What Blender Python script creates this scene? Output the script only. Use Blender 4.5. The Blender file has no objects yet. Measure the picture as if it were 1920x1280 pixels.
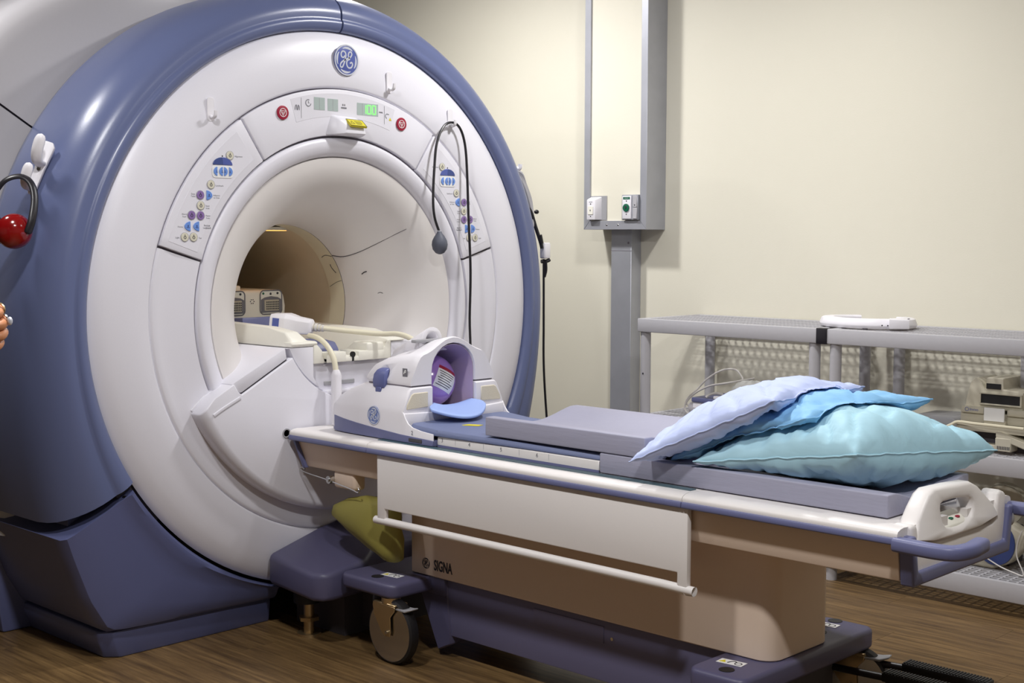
import bpy, bmesh, math, random
from mathutils import Vector, Matrix, noise
random.seed(7)
PI = math.pi
R = math.radians
scene = bpy.context.scene
C = scene.collection

# ------------------------------------------------------------------ camera
cam_d = bpy.data.cameras.new('camera')
cam = bpy.data.objects.new('camera', cam_d)
C.objects.link(cam)
cam_d.sensor_width = 36.0
cam_d.lens = 47.379
cam_d.clip_start = 0.05
_r = Vector((0.7212, 0.6926, 0.0031)); _b = Vector((0.6905, -0.7191, 0.0776))
_r.normalize(); _b = (_b - _r * _b.dot(_r)).normalized(); _u = _b.cross(_r)
M4 = Matrix((_r, _u, _b)).transposed().to_4x4()
M4.translation = Vector((3.688, -2.991, 1.328))
cam.matrix_world = M4
scene.camera = cam

# ------------------------------------------------------------------ colour management, world
scene.view_settings.view_transform = 'Standard'
scene.view_settings.look = 'None'
scene.view_settings.exposure = 0.30
scene.view_settings.gamma = 1.0
scene.view_settings.use_curve_mapping = False
world = bpy.data.worlds.new('room_air')
scene.world = world
world.use_nodes = True
world.node_tree.nodes['Background'].inputs[0].default_value = (0.9, 0.95, 1.0, 1)
world.node_tree.nodes['Background'].inputs[1].default_value = 0.05

ZI = 1.07          # height of the bore axis
WY = 2.04          # back wall plane
HC = 2.78          # ceiling height

# ------------------------------------------------------------------ ceiling lamps (recessed panels)
LAMPS = [(1.20, -1.65, 25), (0.90, 0.72, 23), (-0.85, 0.80, 30), (-0.55, -1.60, 12), (3.0, -1.65, 34), (3.0, 0.40, 10)]
def ceiling_lamp(x, y, power):
    d = bpy.data.lights.new('downlight', 'AREA')
    d.shape = 'DISK'; d.size = 0.20
    d.energy = power; d.color = (1.0, 0.985, 0.975)
    o = bpy.data.objects.new('downlight', d)
    C.objects.link(o)
    o.location = (x, y, HC - 0.012)
for l in LAMPS:
    ceiling_lamp(*l)

# ------------------------------------------------------------------ materials
def lin(c):
    c = c / 255.0
    return c / 12.92 if c <= 0.04045 else ((c + 0.055) / 1.055) ** 2.4
def rgb(r, g, b):
    return (lin(r), lin(g), lin(b), 1.0)
def mat(name, col, rough=0.45, metal=0.0, var=0.0, scale=40.0, bump=0.0, emit=0.0, coat=0.0, alpha=None, spec=None):
    m = bpy.data.materials.new(name); m.use_nodes = True
    nt = m.node_tree; b = nt.nodes['Principled BSDF']
    b.inputs['Base Color'].default_value = col
    b.inputs['Roughness'].default_value = rough
    b.inputs['Metallic'].default_value = metal
    if spec is not None: b.inputs['Specular IOR Level'].default_value = spec
    if coat: b.inputs['Coat Weight'].default_value = coat; b.inputs['Coat Roughness'].default_value = 0.12
    if emit:
        b.inputs['Emission Color'].default_value = col; b.inputs['Emission Strength'].default_value = emit
    if var or bump:
        tc = nt.nodes.new('ShaderNodeTexCoord'); nz = nt.nodes.new('ShaderNodeTexNoise')
        nz.inputs['Scale'].default_value = scale; nz.inputs['Detail'].default_value = 6
        nt.links.new(tc.outputs['Object'], nz.inputs['Vector'])
        if var:
            mx = nt.nodes.new('ShaderNodeMix'); mx.data_type = 'RGBA'
            mx.inputs[6].default_value = tuple(c * (1 - var) for c in col[:3]) + (1,)
            mx.inputs[7].default_value = tuple(min(1, c * (1 + var)) for c in col[:3]) + (1,)
            nt.links.new(nz.outputs['Fac'], mx.inputs[0]); nt.links.new(mx.outputs[2], b.inputs['Base Color'])
        if bump:
            bp = nt.nodes.new('ShaderNodeBump'); bp.inputs['Strength'].default_value = bump; bp.inputs['Distance'].default_value = 0.002
            nt.links.new(nz.outputs['Fac'], bp.inputs['Height']); nt.links.new(bp.outputs['Normal'], b.inputs['Normal'])
    return m
M = {}
M['shell'] = mat('white_shell', rgb(230, 229, 238), 0.38, var=0.02, scale=220, bump=0.04)
M['flare'] = mat('bore_plastic', rgb(226, 222, 220), 0.42, var=0.03, scale=9)
M['tube'] = mat('bore_liner', rgb(214, 204, 180), 0.5, var=0.05, scale=14)
M['band'] = mat('bore_band', rgb(222, 215, 190), 0.45, var=0.06, scale=18)
M['rear'] = mat('rear_shell', rgb(192, 190, 194), 0.32, var=0.02, scale=120)
M['blue'] = mat('blue_cowl', rgb(101, 111, 150), 0.3, var=0.02, scale=260, bump=0.05)
M['bluedark'] = mat('blue_base', rgb(92, 98, 138), 0.36, var=0.02, scale=260, bump=0.05)
M['dock'] = mat('dock_violet', rgb(88, 86, 116), 0.42, var=0.03, scale=200, bump=0.05)
M['tbase'] = mat('base_violet', rgb(108, 106, 138), 0.42, var=0.03, scale=200, bump=0.05)
M['trim'] = mat('blue_trim', rgb(106, 110, 150), 0.42, var=0.02, scale=150)
M['table'] = mat('table_white', rgb(236, 232, 230), 0.4, var=0.015, scale=150, bump=0.03)
M['tablebody'] = mat('table_beige_bounce', rgb(230, 209, 190), 0.45, var=0.015, scale=150, bump=0.04)  # beige warmed to hold the orange light bounced off the floor
M['coil'] = mat('coil_white', rgb(238, 236, 242), 0.4, var=0.01, scale=120)
M['liner'] = mat('coil_liner', rgb(196, 178, 206), 0.4)  # lavender puts the purple light reflected by the ball into the colour
M['cream'] = mat('cream_plastic', rgb(243, 241, 230), 0.42, var=0.02, scale=60)
M['foam'] = mat('foam_pad', rgb(226, 218, 198), 0.9, var=0.05, scale=300, bump=0.3)
M['gap'] = mat('dark_gap', rgb(70, 66, 72), 0.7)
M['seam'] = mat('grey_seam', rgb(120, 114, 124), 0.7)
M['black'] = mat('black_rubber', rgb(24, 23, 26), 0.55, var=0.1, scale=60)
M['blackp'] = mat('black_plastic', rgb(30, 28, 34), 0.35)
M['teal'] = mat('teal_slide', rgb(72, 98, 106), 0.3)
M['red'] = mat('red_gloss', rgb(132, 8, 12), 0.15, coat=0.6)
M['stopred'] = mat('stop_red', rgb(160, 28, 58), 0.35)
M['white'] = mat('white_print', rgb(240, 240, 240), 0.5)
M['grey'] = mat('grey_plastic', rgb(160, 160, 164), 0.45, var=0.02, scale=90)
M['lgrey'] = mat('shelf_resin', rgb(186, 185, 190), 0.5, var=0.03, scale=70, bump=0.05)
M['metal'] = mat('brushed_steel', rgb(172, 174, 182), 0.42, metal=0.35, var=0.12, scale=11)
M['chrome'] = mat('chrome', rgb(200, 200, 200), 0.18, metal=1.0)
M['brass'] = mat('zinc_steel', rgb(196, 172, 132), 0.3, metal=0.9, var=0.1, scale=25)
M['wheeldisc'] = mat('wheel_disc', rgb(150, 122, 88), 0.4, metal=0.35, var=0.05, scale=40)
M['badge'] = mat('badge_blue', rgb(84, 98, 168), 0.3)
M['badge2'] = mat('badge_print', rgb(112, 130, 186), 0.4)
M['silver'] = mat('badge_silver', rgb(214, 218, 230), 0.3, metal=0.2)
M['ink'] = mat('dark_ink', rgb(52, 52, 60), 0.6)
M['inkg'] = mat('grey_ink', rgb(120, 120, 128), 0.6)
M['lcd'] = mat('display_grey', rgb(176, 190, 188), 0.25)
M['led'] = mat('display_green', rgb(120, 255, 110), 0.4, emit=0.9)
M['amber'] = mat('bore_lamp', rgb(255, 176, 90), 0.4, emit=1.6)
M['yellow'] = mat('warning_yellow', rgb(222, 208, 40), 0.45)
M['btncream'] = mat('button_cream', rgb(218, 214, 196), 0.4)
M['btnblue'] = mat('button_blue', rgb(110, 150, 224), 0.35)
M['btnnavy'] = mat('button_navy', rgb(66, 82, 140), 0.35)
M['btnviolet'] = mat('button_violet', rgb(140, 112, 172), 0.35)
M['latch'] = mat('latch_blue', rgb(96, 104, 156), 0.4)
M['phantom'] = mat('phantom_purple', rgb(168, 130, 206), 0.2, coat=0.5)
M['cushion'] = mat('cushion_blue', rgb(158, 182, 238), 0.6)
M['bulb'] = mat('bulb_grey', rgb(88, 92, 106), 0.55)
M['machine'] = mat('aged_beige', rgb(196, 190, 172), 0.5, var=0.05, scale=30)
M['green'] = mat('button_green', rgb(16, 100, 72), 0.4)
M['skin'] = mat('skin', rgb(206, 140, 100), 0.5, var=0.08, scale=60)
M['scrubs'] = mat('navy_scrubs', rgb(52, 66, 104), 0.85, var=0.08, scale=14)
M['hair'] = mat('dark_hair', rgb(40, 28, 22), 0.6, var=0.2, scale=60)
M['cable'] = mat('cream_cable', rgb(236, 230, 206), 0.45)
M['wcable'] = mat('white_cable', rgb(222, 218, 214), 0.45)
M['orange'] = mat('chipped_paint', rgb(214, 190, 160), 0.6)

def fabric(name, col, wave=140.0, bump=0.25, rough=0.85, var=0.06, sheen=0.0):
    m = mat(name, col, rough, var=var, scale=7)
    nt = m.node_tree; b = nt.nodes['Principled BSDF']
    tc = nt.nodes.new('ShaderNodeTexCoord'); mp = nt.nodes.new('ShaderNodeMapping')
    mp.inputs['Scale'].default_value = (0.12, 1.0, 1.0)
    n2 = nt.nodes.new('ShaderNodeTexNoise'); n2.inputs['Scale'].default_value = wave; n2.inputs['Detail'].default_value = 4
    bp = nt.nodes.new('ShaderNodeBump'); bp.inputs['Strength'].default_value = bump; bp.inputs['Distance'].default_value = 0.003
    nt.links.new(tc.outputs['Object'], mp.inputs['Vector']); nt.links.new(mp.outputs['Vector'], n2.inputs['Vector'])
    nt.links.new(n2.outputs['Fac'], bp.inputs['Height']); nt.links.new(bp.outputs['Normal'], b.inputs['Normal'])
    if sheen: b.inputs['Sheen Weight'].default_value = sheen
    return m
M['padgrey'] = fabric('pad_vinyl', rgb(160, 160, 180), 120, 0.35, 0.55)
M['padblue'] = fabric('pad_blue_vinyl', rgb(110, 120, 156), 260, 0.2, 0.6)
def pillow_cover(name, col):
    m = mat(name, col, 0.62, var=0.05, scale=5)
    nt = m.node_tree; b = nt.nodes['Principled BSDF']
    tc = nt.nodes.new('ShaderNodeTexCoord')
    mp = nt.nodes.new('ShaderNodeMapping'); mp.inputs['Rotation'].default_value = (0.3, 0.2, 0.9); mp.inputs['Scale'].default_value = (0.45, 1.5, 1.0)
    n2 = nt.nodes.new('ShaderNodeTexNoise'); n2.inputs['Scale'].default_value = 11; n2.inputs['Detail'].default_value = 3; n2.inputs['Distortion'].default_value = 0.4
    bp = nt.nodes.new('ShaderNodeBump'); bp.inputs['Strength'].default_value = 0.4; bp.inputs['Distance'].default_value = 0.012
    nt.links.new(tc.outputs['Object'], mp.inputs['Vector']); nt.links.new(mp.outputs['Vector'], n2.inputs['Vector'])
    nt.links.new(n2.outputs['Fac'], bp.inputs['Height']); nt.links.new(bp.outputs['Normal'], b.inputs['Normal'])
    return m
M['lavender'] = pillow_cover('lavender_cover', rgb(190, 203, 243))
M['sky'] = pillow_cover('sky_cover', rgb(140, 196, 240))
M['aqua'] = pillow_cover('aqua_cover', rgb(174, 216, 232))
M['olive'] = fabric('olive_bag', rgb(150, 142, 70), 30, 0.3, 0.6)
M['plasticbag'] = mat('clear_bag', rgb(200, 200, 196), 0.25, bump=0.4, scale=30)

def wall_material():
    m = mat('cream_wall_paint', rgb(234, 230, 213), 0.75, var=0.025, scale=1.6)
    nt = m.node_tree; b = nt.nodes['Principled BSDF']
    tc = nt.nodes.new('ShaderNodeTexCoord')
    n2 = nt.nodes.new('ShaderNodeTexNoise'); n2.inputs['Scale'].default_value = 180
    bp = nt.nodes.new('ShaderNodeBump'); bp.inputs['Strength'].default_value = 0.12; bp.inputs['Distance'].default_value = 0.002
    nt.links.new(tc.outputs['Object'], n2.inputs['Vector'])
    nt.links.new(n2.outputs['Fac'], bp.inputs['Height']); nt.links.new(bp.outputs['Normal'], b.inputs['Normal'])
    return m
M['wall'] = wall_material()
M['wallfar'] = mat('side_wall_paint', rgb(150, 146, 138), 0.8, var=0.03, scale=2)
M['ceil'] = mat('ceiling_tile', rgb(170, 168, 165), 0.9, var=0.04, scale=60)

def wood_material():
    m = bpy.data.materials.new('vinyl_plank_wood'); m.use_nodes = True
    nt = m.node_tree; b = nt.nodes['Principled BSDF']
    tc = nt.nodes.new('ShaderNodeTexCoord'); oi = nt.nodes.new('ShaderNodeObjectInfo')
    add = nt.nodes.new('ShaderNodeVectorMath'); add.operation = 'ADD'
    mul = nt.nodes.new('ShaderNodeVectorMath'); mul.operation = 'SCALE'; mul.inputs['Scale'].default_value = 3.0
    nt.links.new(oi.outputs['Location'], mul.inputs[0])
    nt.links.new(tc.outputs['Object'], add.inputs[0]); nt.links.new(mul.outputs[0], add.inputs[1])
    mp = nt.nodes.new('ShaderNodeMapping'); mp.inputs['Scale'].default_value = (0.9, 14.0, 1.0)
    nt.links.new(add.outputs[0], mp.inputs['Vector'])
    nz = nt.nodes.new('ShaderNodeTexNoise'); nz.inputs['Scale'].default_value = 3.2; nz.inputs['Detail'].default_value = 8; nz.inputs['Roughness'].default_value = 0.65
    nt.links.new(mp.outputs[0], nz.inputs['Vector'])
    cr = nt.nodes.new('ShaderNodeValToRGB')
    e = cr.color_ramp.elements
    e[0].position = 0.28; e[0].color = rgb(68, 50, 30)
    e[1].position = 0.75; e[1].color = rgb(146, 117, 76)
    k = e.new(0.5); k.color = rgb(110, 86, 54)
    nt.links.new(nz.outputs['Fac'], cr.inputs['Fac'])
    hsv = nt.nodes.new('ShaderNodeHueSaturation')
    mr = nt.nodes.new('ShaderNodeMapRange'); mr.inputs[3].default_value = 0.93; mr.inputs[4].default_value = 1.06
    nt.links.new(oi.outputs['Random'], mr.inputs[0]); nt.links.new(mr.outputs[0], hsv.inputs['Value'])
    nt.links.new(cr.outputs['Color'], hsv.inputs['Color']); nt.links.new(hsv.outputs['Color'], b.inputs['Base Color'])
    b.inputs['Roughness'].default_value = 0.42
    bp = nt.nodes.new('ShaderNodeBump'); bp.inputs['Strength'].default_value = 0.1; bp.inputs['Distance'].default_value = 0.001
    nt.links.new(nz.outputs['Fac'], bp.inputs['Height']); nt.links.new(bp.outputs['Normal'], b.inputs['Normal'])
    return m
M['wood'] = wood_material()

# ------------------------------------------------------------------ mesh helpers
def box(x0, x1, y0, y1, z0, z1):
    v = [(x0,y0,z0),(x1,y0,z0),(x1,y1,z0),(x0,y1,z0),(x0,y0,z1),(x1,y0,z1),(x1,y1,z1),(x0,y1,z1)]
    return v, [(0,3,2,1),(4,5,6,7),(0,1,5,4),(1,2,6,5),(2,3,7,6),(3,0,4,7)]
def prism(poly, axis, a, b):
    """polygon in the two other axes (x:(y,z), y:(x,z), z:(x,y)) extruded from a to b"""
    n = len(poly)
    def pt(p, t):
        if axis == 'x': return (t, p[0], p[1])
        if axis == 'y': return (p[0], t, p[1])
        return (p[0], p[1], t)
    v = [pt(p, a) for p in poly] + [pt(p, b) for p in poly]
    f = [tuple(range(n)), tuple(range(2*n-1, n-1, -1))]
    f += [(i, (i+1) % n, n+(i+1) % n, n+i) for i in range(n)]
    return v, f
def loft(rings, closed=True, cap0=True, cap1=True):
    v = [p for r in rings for p in r]; n = len(rings[0]); f = []
    for i in range(len(rings)-1):
        for j in range(n if closed else n-1):
            k = (j+1) % n
            f.append((i*n+j, i*n+k, (i+1)*n+k, (i+1)*n+j))
    if closed and cap0: f.append(tuple(range(n)))
    if closed and cap1: f.append(tuple((len(rings)-1)*n + j for j in range(n-1, -1, -1)))
    return v, f
def ring(c, d, r, n, up=None, sx=1.0, sy=1.0):
    d = Vector(d).normalized()
    a = Vector(up) if up is not None else (Vector((0,0,1)) if abs(d.z) < 0.9 else Vector((1,0,0)))
    s = d.cross(a).normalized(); t = s.cross(d)
    return [tuple(Vector(c) + s*(r*sx*math.cos(2*PI*i/n)) + t*(r*sy*math.sin(2*PI*i/n))) for i in range(n)]
def cyl(p0, p1, r0, r1=None, n=20):
    r1 = r0 if r1 is None else r1
    d = Vector(p1) - Vector(p0)
    return loft([ring(p0, d, r0, n), ring(p1, d, r1, n)])
def revolve(p0, axis, prof, n=24):
    """prof: (distance along axis, radius)"""
    d = Vector(axis).normalized()
    return loft([ring(Vector(p0)+d*t, d, max(r, 1e-4), n) for t, r in prof])
def smooth_path(pts, k=6):
    P = [Vector(p) for p in pts]; out = []
    for i in range(len(P)-1):
        a = P[max(i-1,0)]; b = P[i]; c = P[i+1]; d = P[min(i+2,len(P)-1)]
        for j in range(k):
            t = j/k
            out.append(0.5*((2*b)+(c-a)*t+(2*a-5*b+4*c-d)*t*t+(3*b-a-3*c+d)*t**3))
    out.append(P[-1])
    return out
def tube(pts, r, n=8, k=6, flat=(1.0, 1.0), sq=1.0):
    pw = lambda c: math.copysign(abs(c)**sq, c)
    P = smooth_path(pts, k) if k else [Vector(p) for p in pts]
    rings = []; up = None
    for i, p in enumerate(P):
        d = (P[min(i+1,len(P)-1)] - P[max(i-1,0)]).normalized()
        if up is None: up = Vector((0,0,1)) if abs(d.z) < 0.9 else Vector((1,0,0))
        up = (up - d*up.dot(d)).normalized()
        rr = r(i/(len(P)-1)) if callable(r) else r
        s = d.cross(up)
        rings.append([tuple(p + s*(rr*flat[0]*pw(math.cos(2*PI*j/n))) + up*(rr*flat[1]*pw(math.sin(2*PI*j/n)))) for j in range(n)])
    return loft(rings)
def round_end(r, a=0.82):
    return lambda t: r*math.sqrt(max(0.0025, 1-max(0, (t-a)/(1-a))**2))
def ellipsoid(c, rx, ry, rz, nu=20, nv=12):
    rings = []
    for i in range(nv+1):
        t = PI*i/nv; s = max(math.sin(t), 1e-3)
        rings.append([(c[0]+rx*s*math.cos(2*PI*j/nu), c[1]+ry*s*math.sin(2*PI*j/nu), c[2]-rz*math.cos(t)) for j in range(nu)])
    return loft(rings)
def lathe(prof, a0=0, a1=360, n=96, cy=0.0, cz=None):
    """prof of (x, radius) turned about the bore axis"""
    cz = ZI if cz is None else cz
    full = abs(a1-a0) >= 360
    m = n if full else n+1
    v = []; f = []
    for i in range(m):
        a = R(a0 + (a1-a0)*i/n)
        for x, r in prof: v.append((x, cy+r*math.cos(a), cz+r*math.sin(a)))
    k = len(prof)
    for i in range(n):
        j = (i+1) % m
        for q in range(k-1): f.append((i*k+q, i*k+q+1, j*k+q+1, j*k+q))
    return v, f
def arc(r, a0, a1, n, cy=0.0, cz=0.0):
    return [(cy+r*math.cos(R(a0+(a1-a0)*i/n)), cz+r*math.sin(R(a0+(a1-a0)*i/n))) for i in range(n+1)]
def sector(r0, r1, a0, a1, x0, x1, n=24):
    poly = arc(r1, a0, a1, n, 0, ZI) + arc(r0, a1, a0, n, 0, ZI)
    return prism(poly, 'x', x0, x1)
def rrect(x0, x1, y0, y1, r, n=4):
    out = []
    for cx, cy, a in ((x1-r,y1-r,0),(x0+r,y1-r,90),(x0+r,y0+r,180),(x1-r,y0+r,270)):
        out += [(cx+r*math.cos(R(a+90*i/n)), cy+r*math.sin(R(a+90*i/n))) for i in range(n+1)]
    return out
def bev(piece, w, seg=2, ang=30, only=None):
    bm = bmesh.new()
    vs = [bm.verts.new(p) for p in piece[0]]
    for f in piece[1]:
        try: bm.faces.new([vs[i] for i in f])
        except ValueError: pass
    bmesh.ops.remove_doubles(bm, verts=bm.verts, dist=1e-6)
    bmesh.ops.recalc_face_normals(bm, faces=bm.faces)
    es = [e for e in bm.edges if len(e.link_faces) == 2 and e.calc_face_angle(0) > R(ang) and (only is None or (only(e.verts[0].co) and only(e.verts[1].co)))]
    bmesh.ops.bevel(bm, geom=es, offset=w, segments=seg, profile=0.5, affect='EDGES', clamp_overlap=True)
    bm.verts.index_update()
    out = [tuple(v.co) for v in bm.verts], [tuple(v.index for v in f.verts) for f in bm.faces]
    bm.free()
    return out
def move(piece, dx=0, dy=0, dz=0, rot=None, about=(0,0,0)):
    v = []
    for p in piece[0]:
        q = Vector(p)
        if rot: q = Matrix.Rotation(rot[1], 3, rot[0]) @ (q - Vector(about)) + Vector(about)
        v.append((q.x+dx, q.y+dy, q.z+dz))
    return v, piece[1]
def mirror_y(piece):
    return [(p[0], -p[1], p[2]) for p in piece[0]], [tuple(reversed(f)) for f in piece[1]]
def rebase(piece, origin, ex, ey, ez):
    o, ex, ey, ez = map(Vector, (origin, ex, ey, ez))
    return [tuple(o + ex*p[0] + ey*p[1] + ez*p[2]) for p in piece[0]], piece[1]

def mesh_of(name, pieces, m, sharp=38, smooth=True):
    if isinstance(pieces, tuple) and len(pieces) == 2 and isinstance(pieces[0], list) and not isinstance(pieces[0][0][0], (list, tuple)):
        pieces = [pieces]
    v = []; f = []
    for pv, pf in pieces:
        o = len(v); v += [tuple(p) for p in pv]; f += [tuple(i+o for i in q) for q in pf]
    me = bpy.data.meshes.new(name)
    me.from_pydata(v, [], f)
    bm = bmesh.new(); bm.from_mesh(me)
    bmesh.ops.recalc_face_normals(bm, faces=bm.faces)
    bm.to_mesh(me); bm.free()
    me.materials.append(M[m] if isinstance(m, str) else m)
    if smooth:
        for p in me.polygons: p.use_smooth = True
        me.set_sharp_from_angle(angle=R(sharp))
    me.update()
    return me
def carve(piece, cutter):
    """cut one closed shape out of another"""
    obs = []
    for p in (piece, cutter):
        me = mesh_of('cut', [p], 'gap'); o = bpy.data.objects.new('cut', me); C.objects.link(o); obs.append(o)
    md = obs[0].modifiers.new('cut', 'BOOLEAN'); md.operation = 'DIFFERENCE'; md.solver = 'EXACT'; md.object = obs[1]
    dg = bpy.context.evaluated_depsgraph_get()
    me = bpy.data.meshes.new_from_object(obs[0].evaluated_get(dg))
    out = [tuple(v.co) for v in me.vertices], [tuple(q.vertices) for q in me.polygons]
    for o in obs: bpy.data.objects.remove(o)
    bpy.data.meshes.remove(me)
    return out
LOC = {}
def obj(name, pieces, m, parent=None, sharp=38, smooth=True, loc=None, label=None):
    """ONE mesh object; vertices are given in room coordinates"""
    me = mesh_of(name, pieces, m, sharp, smooth)
    o = bpy.data.objects.new(name, me); C.objects.link(o)
    if parent is not None:
        o.parent = parent; base = LOC[parent.name]
        LOC[o.name] = base
    else:
        if loc is None:
            xs = [v.co for v in me.vertices]
            loc = Vector((sum(p.x for p in xs)/len(xs), sum(p.y for p in xs)/len(xs), min(p.z for p in xs)))
        base = Vector(loc); o.location = base; LOC[o.name] = base
    me.transform(Matrix.Translation(-base))
    if label: o['label'] = label
    return o
def thing(name, label, cat, loc=(0,0,0), group=None):
    o = bpy.data.objects.new(name, None); C.objects.link(o)
    o.empty_display_size = 0.1; o.location = loc; LOC[o.name] = Vector(loc)
    o['label'] = label; o['category'] = cat
    if group: o['group'] = group
    return o
def tag(o, label, cat, group=None):
    o['label'] = label; o['category'] = cat
    if group: o['group'] = group
    return o
def struct(name, pieces, m, parent=None, **k):
    o = obj(name, pieces, m, parent, **k)
    if parent is None: o['kind'] = 'structure'
    return o
def copy_tree(o, parent=None):
    c = o.copy(); C.objects.link(c)
    if parent is not None: c.parent = parent
    for ch in list(o.children): copy_tree(ch, c)
    return c
def text(s, size, depth=0.0006, bold=0.0, space=1.0):
    cu = bpy.data.curves.new('lettering', 'FONT')
    cu.body = s; cu.size = size; cu.extrude = depth; cu.align_x = 'CENTER'; cu.align_y = 'CENTER'
    cu.offset = bold; cu.space_character = space; cu.resolution_u = 3
    o = bpy.data.objects.new('lettering', cu)
    me = bpy.data.meshes.new_from_object(o)
    out = [tuple(v.co) for v in me.vertices], [tuple(p.vertices) for p in me.polygons]
    bpy.data.objects.remove(o); bpy.data.curves.remove(cu); bpy.data.meshes.remove(me)
    return out
def on_face(piece, x, y, z, sx=1.0):
    """drawing (right, up, out) set on a surface that faces +X"""
    return rebase(piece, (x, y, z), (0, sx, 0), (0, 0, 1), (1, 0, 0))
def on_side(piece, x, y, z, sx=1.0):
    """drawing set on a surface that faces -Y"""
    return rebase(piece, (x, y, z), (sx, 0, 0), (0, 0, 1), (0, -1, 0))
def on_top(piece, x, y, z, a=0.0):
    c, s = math.cos(a), math.sin(a)
    return rebase(piece, (x, y, z), (c, s, 0), (-s, c, 0), (0, 0, 1))
def ribbon(pts, w, t=0.0006, k=5):
    P = smooth_path([(p[0], p[1], 0) for p in pts], k) if k else [Vector((p[0], p[1], 0)) for p in pts]
    rings = []
    for i, p in enumerate(P):
        d = (P[min(i+1,len(P)-1)] - P[max(i-1,0)]).normalized(); s = Vector((-d.y, d.x, 0))
        ww = w(i/(len(P)-1)) if callable(w) else w
        a = p + s*ww/2; b = p - s*ww/2
        rings.append([(a.x,a.y,0),(a.x,a.y,t),(b.x,b.y,t),(b.x,b.y,0)])
    return loft(rings)
def disc(r, t, n=32, r2=None, cx=0, cy=0):
    a = [(cx+r*math.cos(2*PI*i/n), cy+r*math.sin(2*PI*i/n)) for i in range(n)]
    return prism(a, 'z', 0, t)
def annulus(r0, r1, t, n=40):
    v = []; f = []
    for i in range(n):
        c, s = math.cos(2*PI*i/n), math.sin(2*PI*i/n)
        v += [(r0*c,r0*s,0),(r1*c,r1*s,0),(r1*c,r1*s,t),(r0*c,r0*s,t)]
    for i in range(n):
        j = (i+1) % n
        for q in range(4): f.append((i*4+q, i*4+(q+1)%4, j*4+(q+1)%4, j*4+q))
    return v, f
def monogram(rad):
    """the round script emblem: ring, four swashes and two looped letters"""
    s = rad
    def sc(l): return [(a*s, b*s) for a, b in l]
    w = 0.10*s
    g = sc([(-0.12,0.30),(-0.26,0.16),(-0.42,0.20),(-0.46,0.40),(-0.34,0.56),(-0.14,0.52),(-0.06,0.34),(-0.10,0.10),(-0.22,-0.22),(-0.36,-0.48),(-0.52,-0.46),(-0.50,-0.26),(-0.30,-0.08),(0.02,0.08)])
    e = sc([(0.02,0.08),(0.30,0.20),(0.44,0.40),(0.36,0.56),(0.20,0.50),(0.14,0.28),(0.26,0.10),(0.06,-0.02),(0.0,-0.26),(0.14,-0.48),(0.38,-0.46),(0.50,-0.26),(0.42,-0.12),(0.28,-0.20)])
    h = sc([(0.20,0.12),(0.36,0.08)])
    out = [ribbon(g, w), move(ribbon(e, w), 0, 0, 0.0002)]
    for q in range(4):
        a0 = 52 + 90*q
        pts = [(0.80*s*math.cos(R(a0+i*9)), 0.80*s*math.sin(R(a0+i*9))) for i in range(8)]
        out.append(ribbon(pts, lambda t: s*(0.02+0.13*math.sin(PI*min(1, t*0.9+0.08)))))
    return out
def merge(ps):
    v = []; f = []
    for a, b in ps:
        o = len(v); v += a; f += [tuple(i+o for i in q) for q in b]
    return v, f

# ------------------------------------------------------------------ room shell
X0, X1, Y0 = -3.2, 5.2, -4.6
fl = struct('floor', box(X0, X1, Y0, WY, -0.06, -0.006), 'wood', loc=(1, 0, -0.06))
struct('wall_back', box(X0, X1, WY, WY+0.1, 0, HC), 'wall', loc=(1, WY, 0))
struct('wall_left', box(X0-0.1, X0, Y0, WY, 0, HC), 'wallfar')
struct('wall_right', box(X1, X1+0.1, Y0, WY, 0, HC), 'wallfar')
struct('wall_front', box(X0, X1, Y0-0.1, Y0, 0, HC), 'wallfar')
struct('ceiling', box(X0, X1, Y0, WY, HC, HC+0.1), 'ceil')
# floor planks, each its own piece, laid along the room
PW, PL = 0.152, 1.22
pm = mesh_of('plank', box(-PL/2+0.0004, PL/2-0.0004, -PW/2+0.0003, PW/2-0.0003, -0.006, 0.0), 'wood', smooth=False)
row = 0
y = WY - PW/2
while y > -2.6:
    off = (row * 0.47) % PL
    x = -1.9 + off - PL
    while x < 4.6:
        if x > -2.4 + 0.0 and not (x < -0.9 and y > -0.6):
            p = bpy.data.objects.new('plank', pm); C.objects.link(p)
            p.parent = fl; p.location = Vector((x, y, 0)) - LOC[fl.name]
        x += PL
    y -= PW; row += 1
# ------------------------------------------------------------------ the scanner
sc_ = thing('mri_scanner', 'large round white and blue MRI scanner with an open bore, against the left side', 'scanner', (-0.9, 0, 0))
RIN = 0.962        # where the white face meets the blue cowl

# white face: outer annulus, dished lower face, bore ring, trumpet and liner
def face_profile(): return [(-0.09, 0.93), (-0.045, 0.962), (-0.036, 0.955), (-0.028, 0.945), (-0.018, 0.925), (-0.010, 0.90), (-0.003, 0.86), (0.0, 0.82), (0.0, 0.775), (-0.003, 0.768), (-0.02, 0.765)]
obj('outer_face', lathe(face_profile(), 0, 360, 144), 'shell', sc_, sharp=60)
obj('face_backing', lathe([(-0.02, 0.775), (-0.014, 0.77), (-0.014, 0.60), (-0.03, 0.59)], 0, 360, 120), 'seam', sc_)
GP = 0.28          # half width of the panel joints in degrees
def panel(name, a0, a1, x1=0.003):
    return obj(name, bev(sector(0.6045, 0.7615, a0+GP, a1-GP, -0.03, x1, max(6, int((a1-a0)/2.5))), 0.003, 2, 60), 'shell', sc_, sharp=50)
top_panel = panel('display_panel', 55.8, 123.4)
left_panel = panel('control_panel', 123.4, 163.0)
right_panel = panel('control_panel', 16.4, 55.8)
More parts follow.
